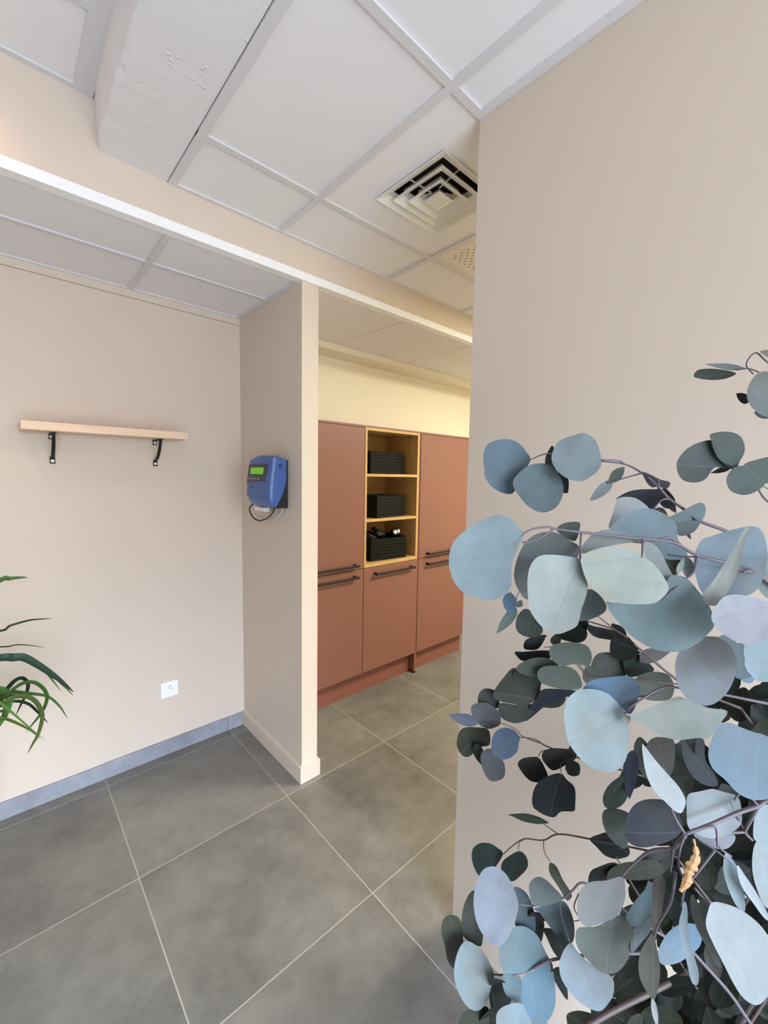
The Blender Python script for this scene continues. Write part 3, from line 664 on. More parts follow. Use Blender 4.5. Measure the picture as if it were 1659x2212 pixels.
leaf_from(fa, (1511, 1128), c1((1310, 905), (1335, 870), (1335, 830), (1315, 808), (1280, 815), (1230, 845), (1170, 875), (1140, 890), (1165, 910), (1240, 905)), .480, (-.2, -.15), 'T')
leaf_from(fa, (1511, 1128), c1((1310, 905), (1240, 900), (1160, 912), (1165, 940), (1190, 965), (1215, 980), (1260, 970), (1295, 945)), .478, (.1, .45), (0.22, 0.31, 0.33))
leaf_from(fa, (1400, 1110), c1((1090, 842), (1125, 842), (1150, 870), (1150, 895), (1120, 890), (1090, 865)), .485, (0, -.6), 'N')
gen(fa, (1492, 1165), (1478, 1140), 8, .50, (0, 0), 'K', 'l')
fa.build('foliage', 'leaf', A)

# --- branch B: the big pale leaves in the middle
B = branch([([(1750, 1330, .42), (1659, 1257, .415), (1634, 1238, .41), (1600, 1231, .405), (1561, 1214, .40), (1506, 1200, .40), (1454, 1172, .40), (1377, 1163, .395), (1258, 1150, .39), (1198, 1142, .39), (1183, 1138, .388), (1150, 1143, .386), (1128, 1154, .38)], .0020, .0008),
            ([(1256, 1150, .39), (1254, 1175, .385), (1253, 1208, .378)], .0010, .0008), ([(1388, 1165, .395), (1388, 1185, .385), (1387, 1203, .375)], .0010, .0008),
            ([(1198, 1142, .39), (1160, 1165, .388), (1128, 1172, .386)], .0009, .0007), ([(1460, 1170, .40), (1440, 1161, .40), (1390, 1172, .402), (1300, 1163, .41), (1255, 1186, .415)], .0011, .0008),
            ([(1506, 1202, .40), (1498, 1235, .395), (1480, 1252, .39), (1430, 1295, .382)], .0013, .0008), ([(1634, 1238, .41), (1625, 1230, .405), (1605, 1236, .40)], .0012, .0009),
            ([(1503, 1203, .40), (1470, 1202, .41), (1430, 1196, .42)], .0008, .0005)],
           foot=[(1750, 1330, .42), (1800, 1600, .44), (1760, 1950, .48)])
fb = Foliage()
leaf_from(fb, (1130, 1153), [(1130, 1154), (1118, 1140), (1100, 1122), (1075, 1114), (1050, 1121), (1020, 1137), (1000, 1152), (980, 1172), (970, 1200), (971, 1232), (985, 1265), (1005, 1283), (1035, 1293), (1062, 1297), (1085, 1288), (1103, 1268), (1104, 1240), (1107, 1215), (1118, 1185)], .375, (.10, .34), (0.44, 0.56, 0.64))
leaf_from(fb, (1250, 1187), [(1250, 1186), (1230, 1168), (1205, 1153), (1180, 1148), (1150, 1155), (1125, 1175), (1110, 1210), (1106, 1245), (1118, 1275), (1140, 1295), (1190, 1280), (1230, 1240)], .415, (-.2, -.05), (0.24, 0.29, 0.29))
leaf_from(fb, (1253, 1210), c2((707, 308), (660, 290), (570, 283), (490, 295), (450, 340), (437, 400), (440, 490), (450, 560), (490, 620), (540, 665), (590, 680), (640, 665), (690, 635), (710, 560), (735, 490), (745, 430), (725, 370)), .368, (.05, .42), 'P', cup=.16)
leaf_from(fb, (1388, 1203), c2((1025, 287), (960, 250), (880, 238), (800, 250), (740, 270), (712, 300), (715, 350), (735, 410), (780, 465), (840, 505), (920, 525), (1010, 530), (1080, 520), (1130, 480), (1145, 440), (1115, 380), (1080, 330)), .370, (-.05, .34), 'C', cup=.08)
leaf_from(fb, (1386, 1166), c2((1020, 200), (930, 165), (850, 150), (790, 160), (755, 185), (715, 235), (720, 270), (800, 245), (900, 225)), .405, (.1, .1), (0.38, 0.45, 0.43))
leaf_from(fb, (1462, 1168), c2((1200, 205), (1190, 140), (1160, 95), (1100, 60), (1030, 45), (960, 60), (900, 100), (850, 155), (920, 175), (1000, 200), (1060, 250), (1130, 300), (1230, 300), (1240, 255)), .425, (-.05, .30), (0.28, 0.39, 0.47))
leaf_from(fb, (1391, 1175), c2((1030, 215), (1080, 230), (1120, 280), (1150, 340), (1170, 400), (1145, 445), (1100, 380), (1040, 300)), .395, (-.35, .25), (0.36, 0.43, 0.41))
leaf_from(fb, (1430, 1195), c2((1130, 270), (1220, 270), (1225, 330), (1200, 375), (1160, 380), (1140, 330)), .435, (.2, -.2), 'O')
leaf_from(fb, (1480, 1212), c2((1215, 300), (1260, 295), (1285, 340), (1270, 385), (1235, 380)), .425, (.2, .2), 'P'); gen(fb, (1462, 1240), (1478, 1205), 14, .42, (0, .3), 'C', 'l')
leaf_from(fb, (1202, 1146), c2((590, 150), (610, 125), (650, 112), (705, 113), (705, 150), (690, 195), (670, 205), (620, 180)), .43, (.2, -.2), 'G')
leaf_from(fb, (1480, 1248), c2((1240, 395), (1170, 380), (1120, 450), (1060, 520), (1000, 535), (870, 520), (835, 510), (845, 550), (880, 600), (950, 680), (1040, 740), (1130, 755), (1200, 745), (1270, 710), (1320, 665), (1350, 622), (1350, 560), (1330, 510), (1290, 450)), .385, (.0, .12), (0.235, 0.34, 0.38), cup=.20)
leaf_from(fb, (1504, 1205), c2((1280, 290), (1310, 210), (1380, 180), (1480, 150), (1560, 140), (1610, 165), (1640, 220), (1650, 300), (1630, 380), (1590, 450), (1520, 485), (1450, 480), (1380, 510), (1310, 470), (1290, 400), (1280, 340)), .415, (.1, .24), (0.31, 0.42, 0.52), cup=.2, wave=.08)
leaf_from(fb, (1616, 1140), c2((1562, 138), (1530, 160), (1490, 240), (1440, 320), (1380, 410), (1325, 475), (1345, 530), (1400, 535), (1440, 490), (1480, 420), (1510, 350), (1530, 250)), .375, (.45, .45), 'C', wave=.1)
leaf_from(fb, (1700, 1300), c2((1750, 515), (1659, 512), (1600, 495), (1500, 480), (1430, 490), (1385, 540), (1362, 590), (1380, 640), (1420, 680), (1480, 715), (1540, 730), (1600, 725), (1659, 690), (1740, 640)), .345, (-.05, .34), (0.58, 0.61, 0.70))
leaf_from(fb, (1650, 1290), c2((1590, 420), (1640, 380), (1720, 350), (1780, 400), (1760, 500), (1659, 500)), .42, (0, .1), (0.28, 0.38, 0.37)); leaf_from(fb, (1640, 1260), c2((1625, 350), (1650, 300), (1740, 280), (1760, 400), (1659, 430)), .44, (0, .3), 'L')
leaf_from(fb, (1672, 1390), c2((1600, 690), (1720, 680), (1790, 760), (1760, 880), (1640, 920), (1570, 890), (1535, 820), (1530, 740)), .36, (0, .36), 'L')
leaf_from(fb, (1580, 1360), c2((1400, 690), (1470, 720), (1540, 735), (1540, 850), (1570, 890), (1500, 900), (1470, 850), (1480, 790)), .43, (.1, .0), (0.12, 0.21, 0.25)); leaf_from(fb, (1600, 1450), c2((1520, 880), (1560, 870), (1590, 900), (1570, 925), (1525, 915)), .45, (0, .2), 'B')
gen(fb, (1098, 1280), (1106, 1332), 30, .45, (.4, .2), 'B', 'o'); gen(fb, (1116, 1314), (1073, 1368), 24, .45, (.3, .1), (0.23, 0.29, 0.25), 'o'); gen(fb, (1117, 1300), (1128, 1310), 18, .46, (0, 0), 'G', 'o')
leaf_from(fb, (1150, 1325), c2((440, 548), (400, 570), (382, 620), (395, 665), (440, 690), (490, 688), (520, 660), (500, 600)), .45, (.2, -.35), 'D')
leaf_from(fb, (1265, 1275), c2((745, 455), (790, 465), (835, 520), (835, 560), (790, 590), (740, 608), (700, 605), (715, 540)), .43, (.2, .1), 'T')
fb.build('foliage', 'leaf', B)
bm = bmesh.new(); tube(bm, spline([at(1126, 1274, .46), at(1118, 1285, .46), at(1114, 1300, .46), at(1108, 1296, .46), at(1103, 1278, .455)], 4), .0006, .0006, 6); finish('tendril', bm, 'twig', B)

# --- branch K: the loose twigs at the upper edge
K = branch([([(1720, 1120, .50), (1659, 1083, .50), (1640, 1060, .50), (1620, 1030, .50), (1580, 1010, .50)], .0014, .0007), ([(1659, 1056, .5), (1600, 1024, .50), (1560, 1000, .50)], .0007, .0004),
            ([(1720, 820, .46), (1659, 783, .46), (1632, 762, .465), (1612, 787, .47), (1627, 808, .47)], .0009, .0007), ([(1640, 804, .47), (1615, 796, .475), (1589, 800, .48)], .0007, .0006), ([(1720, 820, .46), (1740, 1000, .48), (1720, 1120, .50)], .0014, .0014)],
           foot=[(1720, 1120, .50), (1820, 1500, .52), (1740, 1950, .52)])
fk = Foliage()
leaf_from(fk, (1583, 1009), c1((1490, 632), (1420, 600), (1385, 545), (1370, 500), (1362, 465), (1430, 452), (1490, 465), (1525, 500), (1533, 550), (1510, 600)), .500, (-.1, .05), (0.105, 0.150, 0.135))
leaf_from(fk, (1583, 1012), c1((1485, 625), (1430, 628), (1385, 635), (1340, 690), (1290, 708), (1230, 700), (1197, 660), (1195, 600), (1240, 540), (1310, 505), (1375, 500), (1400, 570)), .505, (.05, .05), (0.105, 0.150, 0.145))
gen(fk, (1583, 1008), (1534, 1022), 12, .51, (.2, -.5), 'D', 'l')
leaf_from(fk, (1640, 1050), c1((1640, 715), (1580, 672), (1530, 625), (1475, 640), (1445, 690), (1460, 745), (1520, 770), (1580, 760)), .49, (.1, .05), (0.115, 0.165, 0.150))
leaf_from(fk, (1655, 1045), c1((1655, 712), (1590, 690), (1530, 625), (1600, 592), (1700, 580), (1760, 640)), .495, (-.15, .15), (0.125, 0.175, 0.160))
leaf_from(fk, (1659, 805), [(1659, 804), (1635, 808), (1617, 828), (1610, 855), (1618, 880), (1640, 898), (1668, 902), (1695, 885), (1705, 850), (1695, 820)], .455, (.05, .25), (0.29, 0.35, 0.34))
leaf_from(fk, (1589, 807), c1((1495, 155), (1440, 138), (1360, 130), (1300, 135), (1280, 165), (1300, 178), (1370, 188), (1440, 182)), .475, (.0, -.9), 'D'); gen(fk, (1612, 798), (1520, 788), 14, .485, (0, .8), (0.36, 0.40, 0.42), 'l')
gen(fk, (1618, 868), (1590, 850), 22, .47, (.3, -.6), 'K', 'o'); gen(fk, (1628, 890), (1665, 904), 14, .465, (0, -.6), 'D', 'l'); gen(fk, (1640, 760), (1690, 772), 16, .46, (0, .5), (0.36, 0.40, 0.42), 'l')
fk.build('foliage', 'leaf', K)

# --- branch D: dull green sprays behind, at wall side, the darkest coloured for shade
Dd = branch([([(1600, 1530, .55), (1480, 1480, .57), (1382, 1402, .58), (1330, 1362, .59), (1262, 1338, .60), (1290, 1330, .59)], .0019, .0008), ([(1330, 1362, .59), (1290, 1330, .60)], .0009, .0006),
             ([(1480, 1480, .57), (1380, 1468, .58), (1280, 1460, .60), (1250, 1436, .60)], .0013, .0007), ([(1420, 1500, .56), (1330, 1510, .59), (1240, 1505, .61), (1188, 1504, .62), (1110, 1528, .63)], .0011, .0006),
             ([(1275, 1462, .60), (1240, 1400, .60), (1175, 1398, .61)], .0009, .0005), ([(1270, 1470, .6), (1250, 1440, .6), (1228, 1425, .6)], .0008, .0005)], m='twigd',
            foot=[(1600, 1530, .55), (1750, 1750, .55), (1740, 2000, .55)])
fd = Foliage()
gen(fd, (1272, 1345), (1205, 1368), 34, .60, (.3, -.8), 'K', 'o'); leaf_from(fd, (1265, 1335), c2((690, 630), (740, 655), (735, 690), (690, 712), (620, 700), (580, 675), (640, 660)), .60, (.2, -.8), 'K')
leaf_from(fd, (1268, 1345), c2((745, 630), (800, 640), (900, 665), (960, 695), (950, 725), (860, 705), (790, 690), (750, 660)), .60, (-.2, -.9), 'K'); gen(fd, (1350, 1378), (1320, 1345), 24, .6, (0, -.8), 'K', 'o')
leaf_from(fd, (1385, 1408), c2((1005, 770), (960, 700), (880, 690), (860, 720), (865, 775), (930, 800)), .59, (.2, -.9), 'K')
leaf_from(fd, (1182, 1374), c2((535, 680), (470, 690), (430, 710), (430, 750), (500, 745)), .61, (.3, -.8), 'N'); leaf_from(fd, (1215, 1404), c2((560, 765), (500, 760), (430, 765), (378, 762), (410, 800), (480, 800), (550, 800)), .61, (.2, -.9), 'K')
gen(fd, (1196, 1372), (1206, 1396), 24, .605, (0, -.4), 'O', 'o')
leaf_from(fd, (1272, 1440), c2((750, 835), (765, 790), (745, 740), (690, 718), (620, 718), (565, 735), (550, 770), (570, 810), (620, 838), (680, 828)), .585, (.05, .05), (0.155, 0.205, 0.170), cup=.15)
leaf_from(fd, (1205, 1442), c2((600, 830), (550, 800), (480, 795), (420, 815), (385, 845), (400, 870), (460, 890), (520, 885)), .60, (.1, -.05), (0.15, 0.19, 0.155))
leaf_from(fd, (1256, 1484), c2((715, 945), (700, 880), (660, 845), (590, 835), (520, 840), (490, 875), (510, 920), (570, 945), (650, 958)), .59, (.05, .05), (0.165, 0.215, 0.180))
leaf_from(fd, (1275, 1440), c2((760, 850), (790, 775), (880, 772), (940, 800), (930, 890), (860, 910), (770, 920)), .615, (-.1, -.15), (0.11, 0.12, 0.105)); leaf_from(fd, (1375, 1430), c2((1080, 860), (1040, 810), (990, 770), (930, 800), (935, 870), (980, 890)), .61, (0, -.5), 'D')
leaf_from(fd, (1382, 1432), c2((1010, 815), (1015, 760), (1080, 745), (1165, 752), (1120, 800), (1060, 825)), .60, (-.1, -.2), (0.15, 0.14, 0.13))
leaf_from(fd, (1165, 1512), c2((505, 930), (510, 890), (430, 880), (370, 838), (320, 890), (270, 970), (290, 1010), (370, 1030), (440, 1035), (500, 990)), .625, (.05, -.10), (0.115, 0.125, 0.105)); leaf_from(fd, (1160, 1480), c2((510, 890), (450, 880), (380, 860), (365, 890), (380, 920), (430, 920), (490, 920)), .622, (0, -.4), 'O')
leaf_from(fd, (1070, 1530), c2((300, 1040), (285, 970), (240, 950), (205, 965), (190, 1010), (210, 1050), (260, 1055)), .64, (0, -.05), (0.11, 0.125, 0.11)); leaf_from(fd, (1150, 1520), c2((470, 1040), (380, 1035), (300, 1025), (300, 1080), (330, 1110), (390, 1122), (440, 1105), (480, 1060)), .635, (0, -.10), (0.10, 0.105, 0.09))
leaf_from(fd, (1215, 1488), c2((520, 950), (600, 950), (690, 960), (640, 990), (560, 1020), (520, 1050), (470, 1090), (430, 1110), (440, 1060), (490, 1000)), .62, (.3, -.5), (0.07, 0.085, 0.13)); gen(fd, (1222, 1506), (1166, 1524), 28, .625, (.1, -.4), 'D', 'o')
leaf_from(fd, (1372, 1470), c2((985, 920), (1010, 880), (1080, 862), (1150, 880), (1180, 940), (1160, 1000), (1080, 1010), (1010, 990)), .59, (0, -.2), (0.13, 0.15, 0.125)); leaf_from(fd, (1290, 1465), c2((720, 900), (740, 840), (800, 850), (830, 890), (760, 930)), .61, (0, -.1), (0.13, 0.155, 0.135))
# grey and navy cluster below
gen(fd, (1080, 1564), (1018, 1524), 52, .63, (.05, .05), (0.175, 0.19, 0.215), 'r'); gen(fd, (1032, 1562), (969, 1544), 26, .625, (.1, .25), (0.19, 0.22, 0.30), 'o')
leaf_from(fd, (1050, 1575), c3((245, 410), (180, 395), (110, 400), (88, 440), (86, 490), (110, 535), (150, 540), (200, 500), (250, 480)), .645, (0, -.35), 'O'); gen(fd, (1028, 1605), (1040, 1650), 22, .65, (0, -.6), 'D', 'o')
leaf_from(fd, (1121, 1593), c3((405, 450), (370, 410), (320, 400), (275, 425), (258, 480), (270, 535), (310, 560), (350, 555), (390, 520), (398, 480)), .60, (0, .15), (0.10, 0.16, 0.28)); leaf_from(fd, (1060, 1615), c3((260, 510), (215, 520), (205, 560), (220, 620), (250, 665), (290, 668), (325, 640), (320, 570)), .63, (0, .0), (0.165, 0.175, 0.20))
fd.build('foliage', 'leaf', Dd)
# --- branch E: thin dark twigs reaching out to the wall side
Ee = branch([([(1440, 1690, .56), (1330, 1660, .57), (1245, 1635, .60), (1181, 1612, .61), (1155, 1597, .61), (1121, 1592, .60)], .0015, .0006), ([(1165, 1605, .61), (1128, 1590, .62), (1115, 1576, .62), (1080, 1562, .625), (1040, 1562, .625)], .0007, .0005),
             ([(1245, 1635, .60), (1213, 1648, .60), (1212, 1668, .60)], .0007, .0006), ([(1200, 1620, .605), (1172, 1622, .61), (1163, 1634, .61)], .0007, .0005),
             ([(1460, 1850, .54), (1273, 1812, .57), (1206, 1802, .58), (1174, 1815, .585), (1134, 1812, .59), (1110, 1825, .59), (1086, 1846, .59)], .0013, .0006), ([(1206, 1802, .58), (1172, 1778, .59)], .0007, .0005), ([(1134, 1812, .59), (1122, 1820, .59), (1120, 1836, .588)], .0007, .0005),
             ([(1174, 1815, .585), (1176, 1840, .585), (1188, 1861, .58)], .0007, .0005)], m='twigd', foot=[(1460, 1850, .54), (1600, 2050, .54), (1700, 2300, .56)])
fe = Foliage()
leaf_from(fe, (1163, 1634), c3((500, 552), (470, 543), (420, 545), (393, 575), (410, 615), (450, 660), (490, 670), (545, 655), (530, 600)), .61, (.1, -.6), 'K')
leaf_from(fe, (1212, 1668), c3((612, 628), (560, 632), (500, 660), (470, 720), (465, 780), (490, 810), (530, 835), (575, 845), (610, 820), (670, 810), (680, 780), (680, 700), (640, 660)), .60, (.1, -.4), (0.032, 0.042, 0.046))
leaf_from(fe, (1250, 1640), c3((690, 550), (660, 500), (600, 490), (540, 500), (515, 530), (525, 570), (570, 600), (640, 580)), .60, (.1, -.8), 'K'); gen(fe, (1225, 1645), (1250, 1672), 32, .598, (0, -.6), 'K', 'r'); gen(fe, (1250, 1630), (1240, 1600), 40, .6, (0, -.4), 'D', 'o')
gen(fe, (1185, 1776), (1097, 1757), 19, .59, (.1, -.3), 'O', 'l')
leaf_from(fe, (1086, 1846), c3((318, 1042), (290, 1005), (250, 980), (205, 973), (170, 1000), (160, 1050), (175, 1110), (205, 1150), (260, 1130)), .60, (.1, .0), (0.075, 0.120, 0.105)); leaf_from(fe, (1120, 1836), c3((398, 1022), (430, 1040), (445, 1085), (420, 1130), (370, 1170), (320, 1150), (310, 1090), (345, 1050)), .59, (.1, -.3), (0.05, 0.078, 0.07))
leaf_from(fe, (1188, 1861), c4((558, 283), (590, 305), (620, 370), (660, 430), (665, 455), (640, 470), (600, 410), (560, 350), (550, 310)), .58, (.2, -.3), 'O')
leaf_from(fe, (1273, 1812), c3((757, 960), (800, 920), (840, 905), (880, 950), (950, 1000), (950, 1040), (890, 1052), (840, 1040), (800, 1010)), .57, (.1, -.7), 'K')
fe.build('foliage', 'leaf', Ee)

# --- branch G: the near forked twig with its pale leaves
Gg = branch([([(1760, 1690, .40), (1659, 1727, .41), (1638, 1740, .41), (1591, 1757, .41), (1538, 1780, .405), (1480, 1802, .40)], .0026, .0016), ([(1638, 1740, .41), (1622, 1770, .415), (1610, 1797, .42), (1625, 1815, .425)], .0020, .0012),
             ([(1610, 1797, .42), (1570, 1800, .42), (1548, 1806, .42), (1556, 1832, .42), (1580, 1850, .42)], .0014, .0009), ([(1638, 1740, .41), (1620, 1722, .405), (1600, 1714, .405), (1586, 1728, .405)], .0012, .0009),
             ([(1610, 1797, .42), (1598, 1775, .42), (1576, 1730, .42)], .0009, .0004), ([(1480, 1802, .40), (1460, 1770, .40), (1450, 1746, .40)], .0013, .0009), ([(1480, 1802, .40), (1510, 1790, .398), (1540, 1785, .396), (1548, 1795, .395), (1550, 1830, .39)], .0015, .0009),
             ([(1480, 1804, .40), (1466, 1818, .405), (1453, 1832, .41), (1403, 1840, .42), (1366, 1868, .43), (1343, 1893, .435)], .0021, .0010), ([(1453, 1832, .41), (1450, 1870, .412), (1448, 1882, .415)], .0013, .0008),
             ([(1480, 1804, .40), (1470, 1830, .40), (1466, 1870, .40), (1476, 1895, .40)], .0013, .0009), ([(1460, 1885, .40), (1448, 1950, .41), (1420, 2000, .42), (1411, 2040, .43)], .0015, .0009),
             ([(1505, 1812, .40), (1550, 1840, .39), (1580, 1865, .385)], .0009, .0007), ([(1545, 1835, .40), (1510, 1880, .40), (1480, 1920, .40), (1472, 1960, .395)], .0013, .0010), ([(1500, 1918, .39), (1520, 1940, .385), (1534, 1948, .38)], .0011, .0009),
             ([(1710, 1530, .40), (1620, 1512, .405), (1560, 1500, .41), (1490, 1490, .41), (1438, 1484, .41), (1400, 1502, .41), (1362, 1528, .41), (1350, 1542, .41)], .0015, .0009), ([(1760, 1690, .40), (1770, 1600, .4), (1710, 1530, .40)], .002, .0015)],
            foot=[(1760, 1690, .40), (1800, 1900, .43), (1750, 2150, .48)])
fg = Foliage()
leaf_from(fg, (1352, 1543), c3((938, 335), (890, 270), (820, 220), (740, 205), (680, 220), (640, 260), (622, 330), (630, 400), (650, 480), (700, 550), (760, 600), (820, 622), (880, 615), (930, 570), (948, 500), (952, 420), (945, 375)), .415, (.05, .38), (0.48, 0.60, 0.68), cup=.10)
leaf_from(fg, (1380, 1500), c3((1012, 212), (990, 165), (950, 140), (860, 145), (770, 160), (720, 205), (780, 215), (850, 230), (900, 280), (950, 330), (985, 290)), .430, (.1, .15), (0.17, 0.31, 0.50))
leaf_from(fg, (1358, 1546), c3((955, 345), (1050, 300), (1150, 260), (1210, 245), (1280, 270), (1350, 300), (1440, 315), (1410, 370), (1350, 445), (1280, 450), (1200, 460), (1110, 440), (1030, 390)), .405, (-.1, .28), (0.38, 0.42, 0.41), wave=.07)
gen(fg, (1352, 1544), (1356, 1566), 18, .408, (.1, .2), (0.36, 0.42, 0.42), 'o')
leaf_from(fg, (1450, 1746), c3((1178, 818), (1130, 770), (1080, 720), (1045, 650), (1025, 570), (1016, 488), (1035, 500), (1090, 570), (1150, 640), (1200, 700), (1230, 760), (1228, 800), (1212, 832)), .395, (-.25, .40), 'P', cup=.12)
leaf_from(fg, (1640, 1590), c3((1640, 440), (1590, 425), (1520, 400), (1440, 370), (1380, 385), (1335, 450), (1330, 530), (1360, 600), (1430, 660), (1500, 730), (1590, 765), (1690, 740), (1770, 640), (1760, 520)), .405, (.0, .22), (0.21, 0.315, 0.42), cup=.15)
leaf_from(fg, (1586, 1728), c3((1495, 745), (1430, 725), (1370, 710), (1290, 720), (1245, 740), (1242, 820), (1250, 900), (1300, 940), (1380, 960), (1450, 940), (1510, 880), (1515, 800)), .425, (.0, .32), (0.50, 0.59, 0.63), wave=.08)
leaf_from(fg, (1548, 1806), c3((1400, 945), (1340, 935), (1280, 940), (1330, 985), (1390, 1010), (1450, 1010), (1490, 970), (1480, 940)), .43, (.0, .3), 'V')
leaf_from(fg, (1655, 1735), c3((1650, 790), (1610, 810), (1585, 880), (1580, 960), (1640, 985), (1720, 960), (1730, 840)), .43, (0, .32), 'L'); leaf_from(fg, (1650, 1815), c4((1640, 170), (1585, 190), (1575, 300), (1590, 400), (1640, 510), (1720, 480), (1740, 250)), .42, (0, .32), (0.46, 0.55, 0.64))
leaf_from(fg, (1570, 1490), c2((1455, 962), (1480, 900), (1490, 820), (1460, 740), (1400, 695), (1330, 687), (1260, 710), (1200, 770), (1180, 850), (1190, 940), (1240, 1000), (1330, 1035), (1400, 1015)), .395, (.05, .16), (0.30, 0.33, 0.39), cup=.14)
leaf_from(fg, (1343, 1893), c4((920, 358), (935, 420), (930, 480), (890, 550), (830, 585), (750, 608), (700, 570), (690, 500), (705, 420), (760, 385), (840, 375)), .435, (.1, .22), (0.35, 0.36, 0.38), wave=.06)
leaf_from(fg, (1534, 1948), c4((1370, 485), (1430, 490), (1510, 520), (1590, 580), (1640, 640), (1690, 720), (1690, 850), (1640, 960), (1590, 1000), (1530, 970), (1480, 900), (1430, 800), (1370, 680), (1340, 600), (1350, 530)), .375, (-.1, .36), (0.47, 0.55, 0.56))
leaf_from(fg, (1500, 1995), c4((1285, 595), (1210, 598), (1150, 640), (1100, 735), (1120, 798), (1200, 790), (1280, 740), (1315, 690), (1320, 612)), .43, (.1, .30), (0.28, 0.46, 0.70))
leaf_from(fg, (1472, 1955), c4((1235, 480), (1220, 540), (1208, 600), (1220, 690), (1245, 780), (1265, 870), (1285, 900), (1305, 890), (1305, 830), (1280, 740), (1255, 620), (1250, 520)), .385, (.45, .30), (0.42, 0.52, 0.60))
leaf_from(fg, (1494, 1920), c4((1270, 450), (1290, 470), (1330, 560), (1360, 660), (1400, 740), (1420, 810), (1390, 790), (1340, 700), (1290, 600), (1265, 510)), .40, (.4, .2), (0.33, 0.37, 0.37))
leaf_from(fg, (1411, 2018), c4((1075, 645), (1040, 680), (1005, 760), (1003, 850), (1040, 930), (1080, 970), (1105, 900), (1113, 820), (1100, 740)), .425, (.1, .05), (0.115, 0.115, 0.095)); leaf_from(fg, (1427, 1888), c4((1105, 345), (1075, 390), (1070, 500), (1065, 600), (1085, 650), (1115, 580), (1130, 480), (1140, 400), (1130, 360)), .43, (.2, .05), (0.14, 0.13, 0.115))
gen(fg, (1408, 2150), (1421, 2225), 13, .42, (.2, .4), 'P', 'l')
leaf_from(fg, (1568, 1845), c4((1440, 240), (1480, 275), (1510, 330), (1535, 420), (1538, 530), (1500, 510), (1460, 430), (1432, 330)), .395, (.2, .34), (0.40, 0.54, 0.62)); leaf_from(fg, (1590, 1870), c4((1500, 300), (1540, 350), (1600, 440), (1660, 560), (1640, 570), (1580, 490), (1520, 400)), .385, (.1, .36), 'P')
leaf_from(fg, (1400, 1900), c4((1080, 390), (1010, 455), (950, 530), (940, 570), (985, 610), (1060, 560), (1085, 470)), .455, (.1, .2), (0.18, 0.29, 0.35)); leaf_from(fg, (1400, 1990), c4((1070, 560), (980, 620), (960, 700), (970, 740), (1020, 690), (1060, 630)), .46, (0, .1), (0.15, 0.21, 0.26))
fg.build('foliage', 'leaf', Gg)
bm = bmesh.new(); P = spline([at(1499, 1812, .396), at(1504, 1850, .393), at(1490, 1880, .392), at(1484, 1905, .392), at(1470, 1925, .392)], 8)
rr = [.0012, .003, .0045, .006, .005, .0035, .0055, .004, .0025]; prev = None
for i, p in enumerate(P):
    r = rr[min(len(rr)-1, i*len(rr)//len(P))]*random.uniform(.7, 1.15); d = (P[min(i+1, len(P)-1)]-P[max(i-1, 0)]).normalized(); a = d.cross(FWD).normalized()
    q = [bm.verts.new(p + a*r*math.cos(k*math.pi/3) + FWD*r*0.5*math.sin(k*math.pi/3)) for k in range(6)]
    if prev:
        for k in range(6): bm.faces.new((prev[k], prev[(k+1) % 6], q[(k+1) % 6], q[k]))
    prev = q
dry = finish('dry_leaf', bm, 'dry', Gg); dry['label'] = 'curled dried orange-brown leaf'

# --- branch H: the lower spray
Hh = branch([([(1500, 2060, .47), (1330, 2060, .475), (1200, 2072, .48), (1143, 2096, .485), (1100, 2106, .49), (1067, 2105, .50)], .0019, .0009), ([(1380, 1990, .47), (1270, 1910, .48), (1235, 1925, .48), (1208, 1945, .485), (1160, 1956, .49), (1119, 1953, .49)], .0014, .0007),
             ([(1208, 1950, .485), (1214, 1985, .475), (1230, 2034, .465)], .0008, .0007), ([(1250, 1930, .5), (1240, 1960, .5), (1252, 1985, .5), (1240, 1990, .5)], .0008, .0005), ([(1500, 2060, .47), (1380, 1990, .47)], .0018, .0014)],
            foot=[(1500, 2060, .47), (1600, 2180, .49), (1680, 2350, .53)])
fh = Foliage()
leaf_from(fh, (1320, 2000), c4((820, 590), (890, 550), (940, 560), (970, 620), (970, 700), (945, 770), (890, 835), (820, 838), (760, 790), (700, 720), (675, 650), (690, 600), (760, 610)), .460, (.0, .02), (0.185, 0.215, 0.205))
leaf_from(fh, (1230, 2034), c4((655, 690), (690, 730), (750, 790), (830, 835), (870, 870), (868, 950), (830, 1015), (790, 1032), (720, 1000), (650, 930), (605, 850), (605, 770)), .465, (.05, .28), (0.34, 0.41, 0.52))
leaf_from(fh, (1210, 1944), c4((620, 470), (570, 405), (525, 365), (485, 358), (452, 390), (452, 440), (475, 500), (550, 500)), .485, (.1, .05), (0.175, 0.225, 0.225)); leaf_from(fh, (1210, 1946), c4((625, 480), (550, 502), (470, 500), (500, 530), (540, 590), (600, 660), (660, 690), (680, 640), (670, 560)), .49, (.0, .0), (0.115, 0.175, 0.215))
leaf_from(fh, (1119, 1953), c4((397, 502), (372, 415), (330, 340), (270, 305), (215, 325), (180, 400), (168, 490), (185, 580), (230, 660), (290, 690), (340, 660), (375, 590)), .475, (.05, .26), (0.37, 0.43, 0.51), cup=.12)
leaf_from(fh, (1120, 1955), c4((380, 500), (372, 412), (410, 415), (450, 460), (480, 560), (475, 640), (420, 640), (380, 600)), .50, (-.1, -.05), (0.13, 0.19, 0.25)); gen(fh, (1150, 1965), (1163, 2040), 40, .52, (.1, -.6), 'K', 'o'); gen(fh, (1145, 1975), (1185, 1985), 20, .51, (0, -.3), 'D', 'o')
leaf_from(fh, (1100, 2104), c4((330, 840), (300, 790), (300, 700), (345, 625), (390, 603), (440, 612), (490, 650), (530, 730), (560, 800), (470, 825), (400, 845)), .49, (.0, .22), (0.25, 0.38, 0.48), cup=.13)
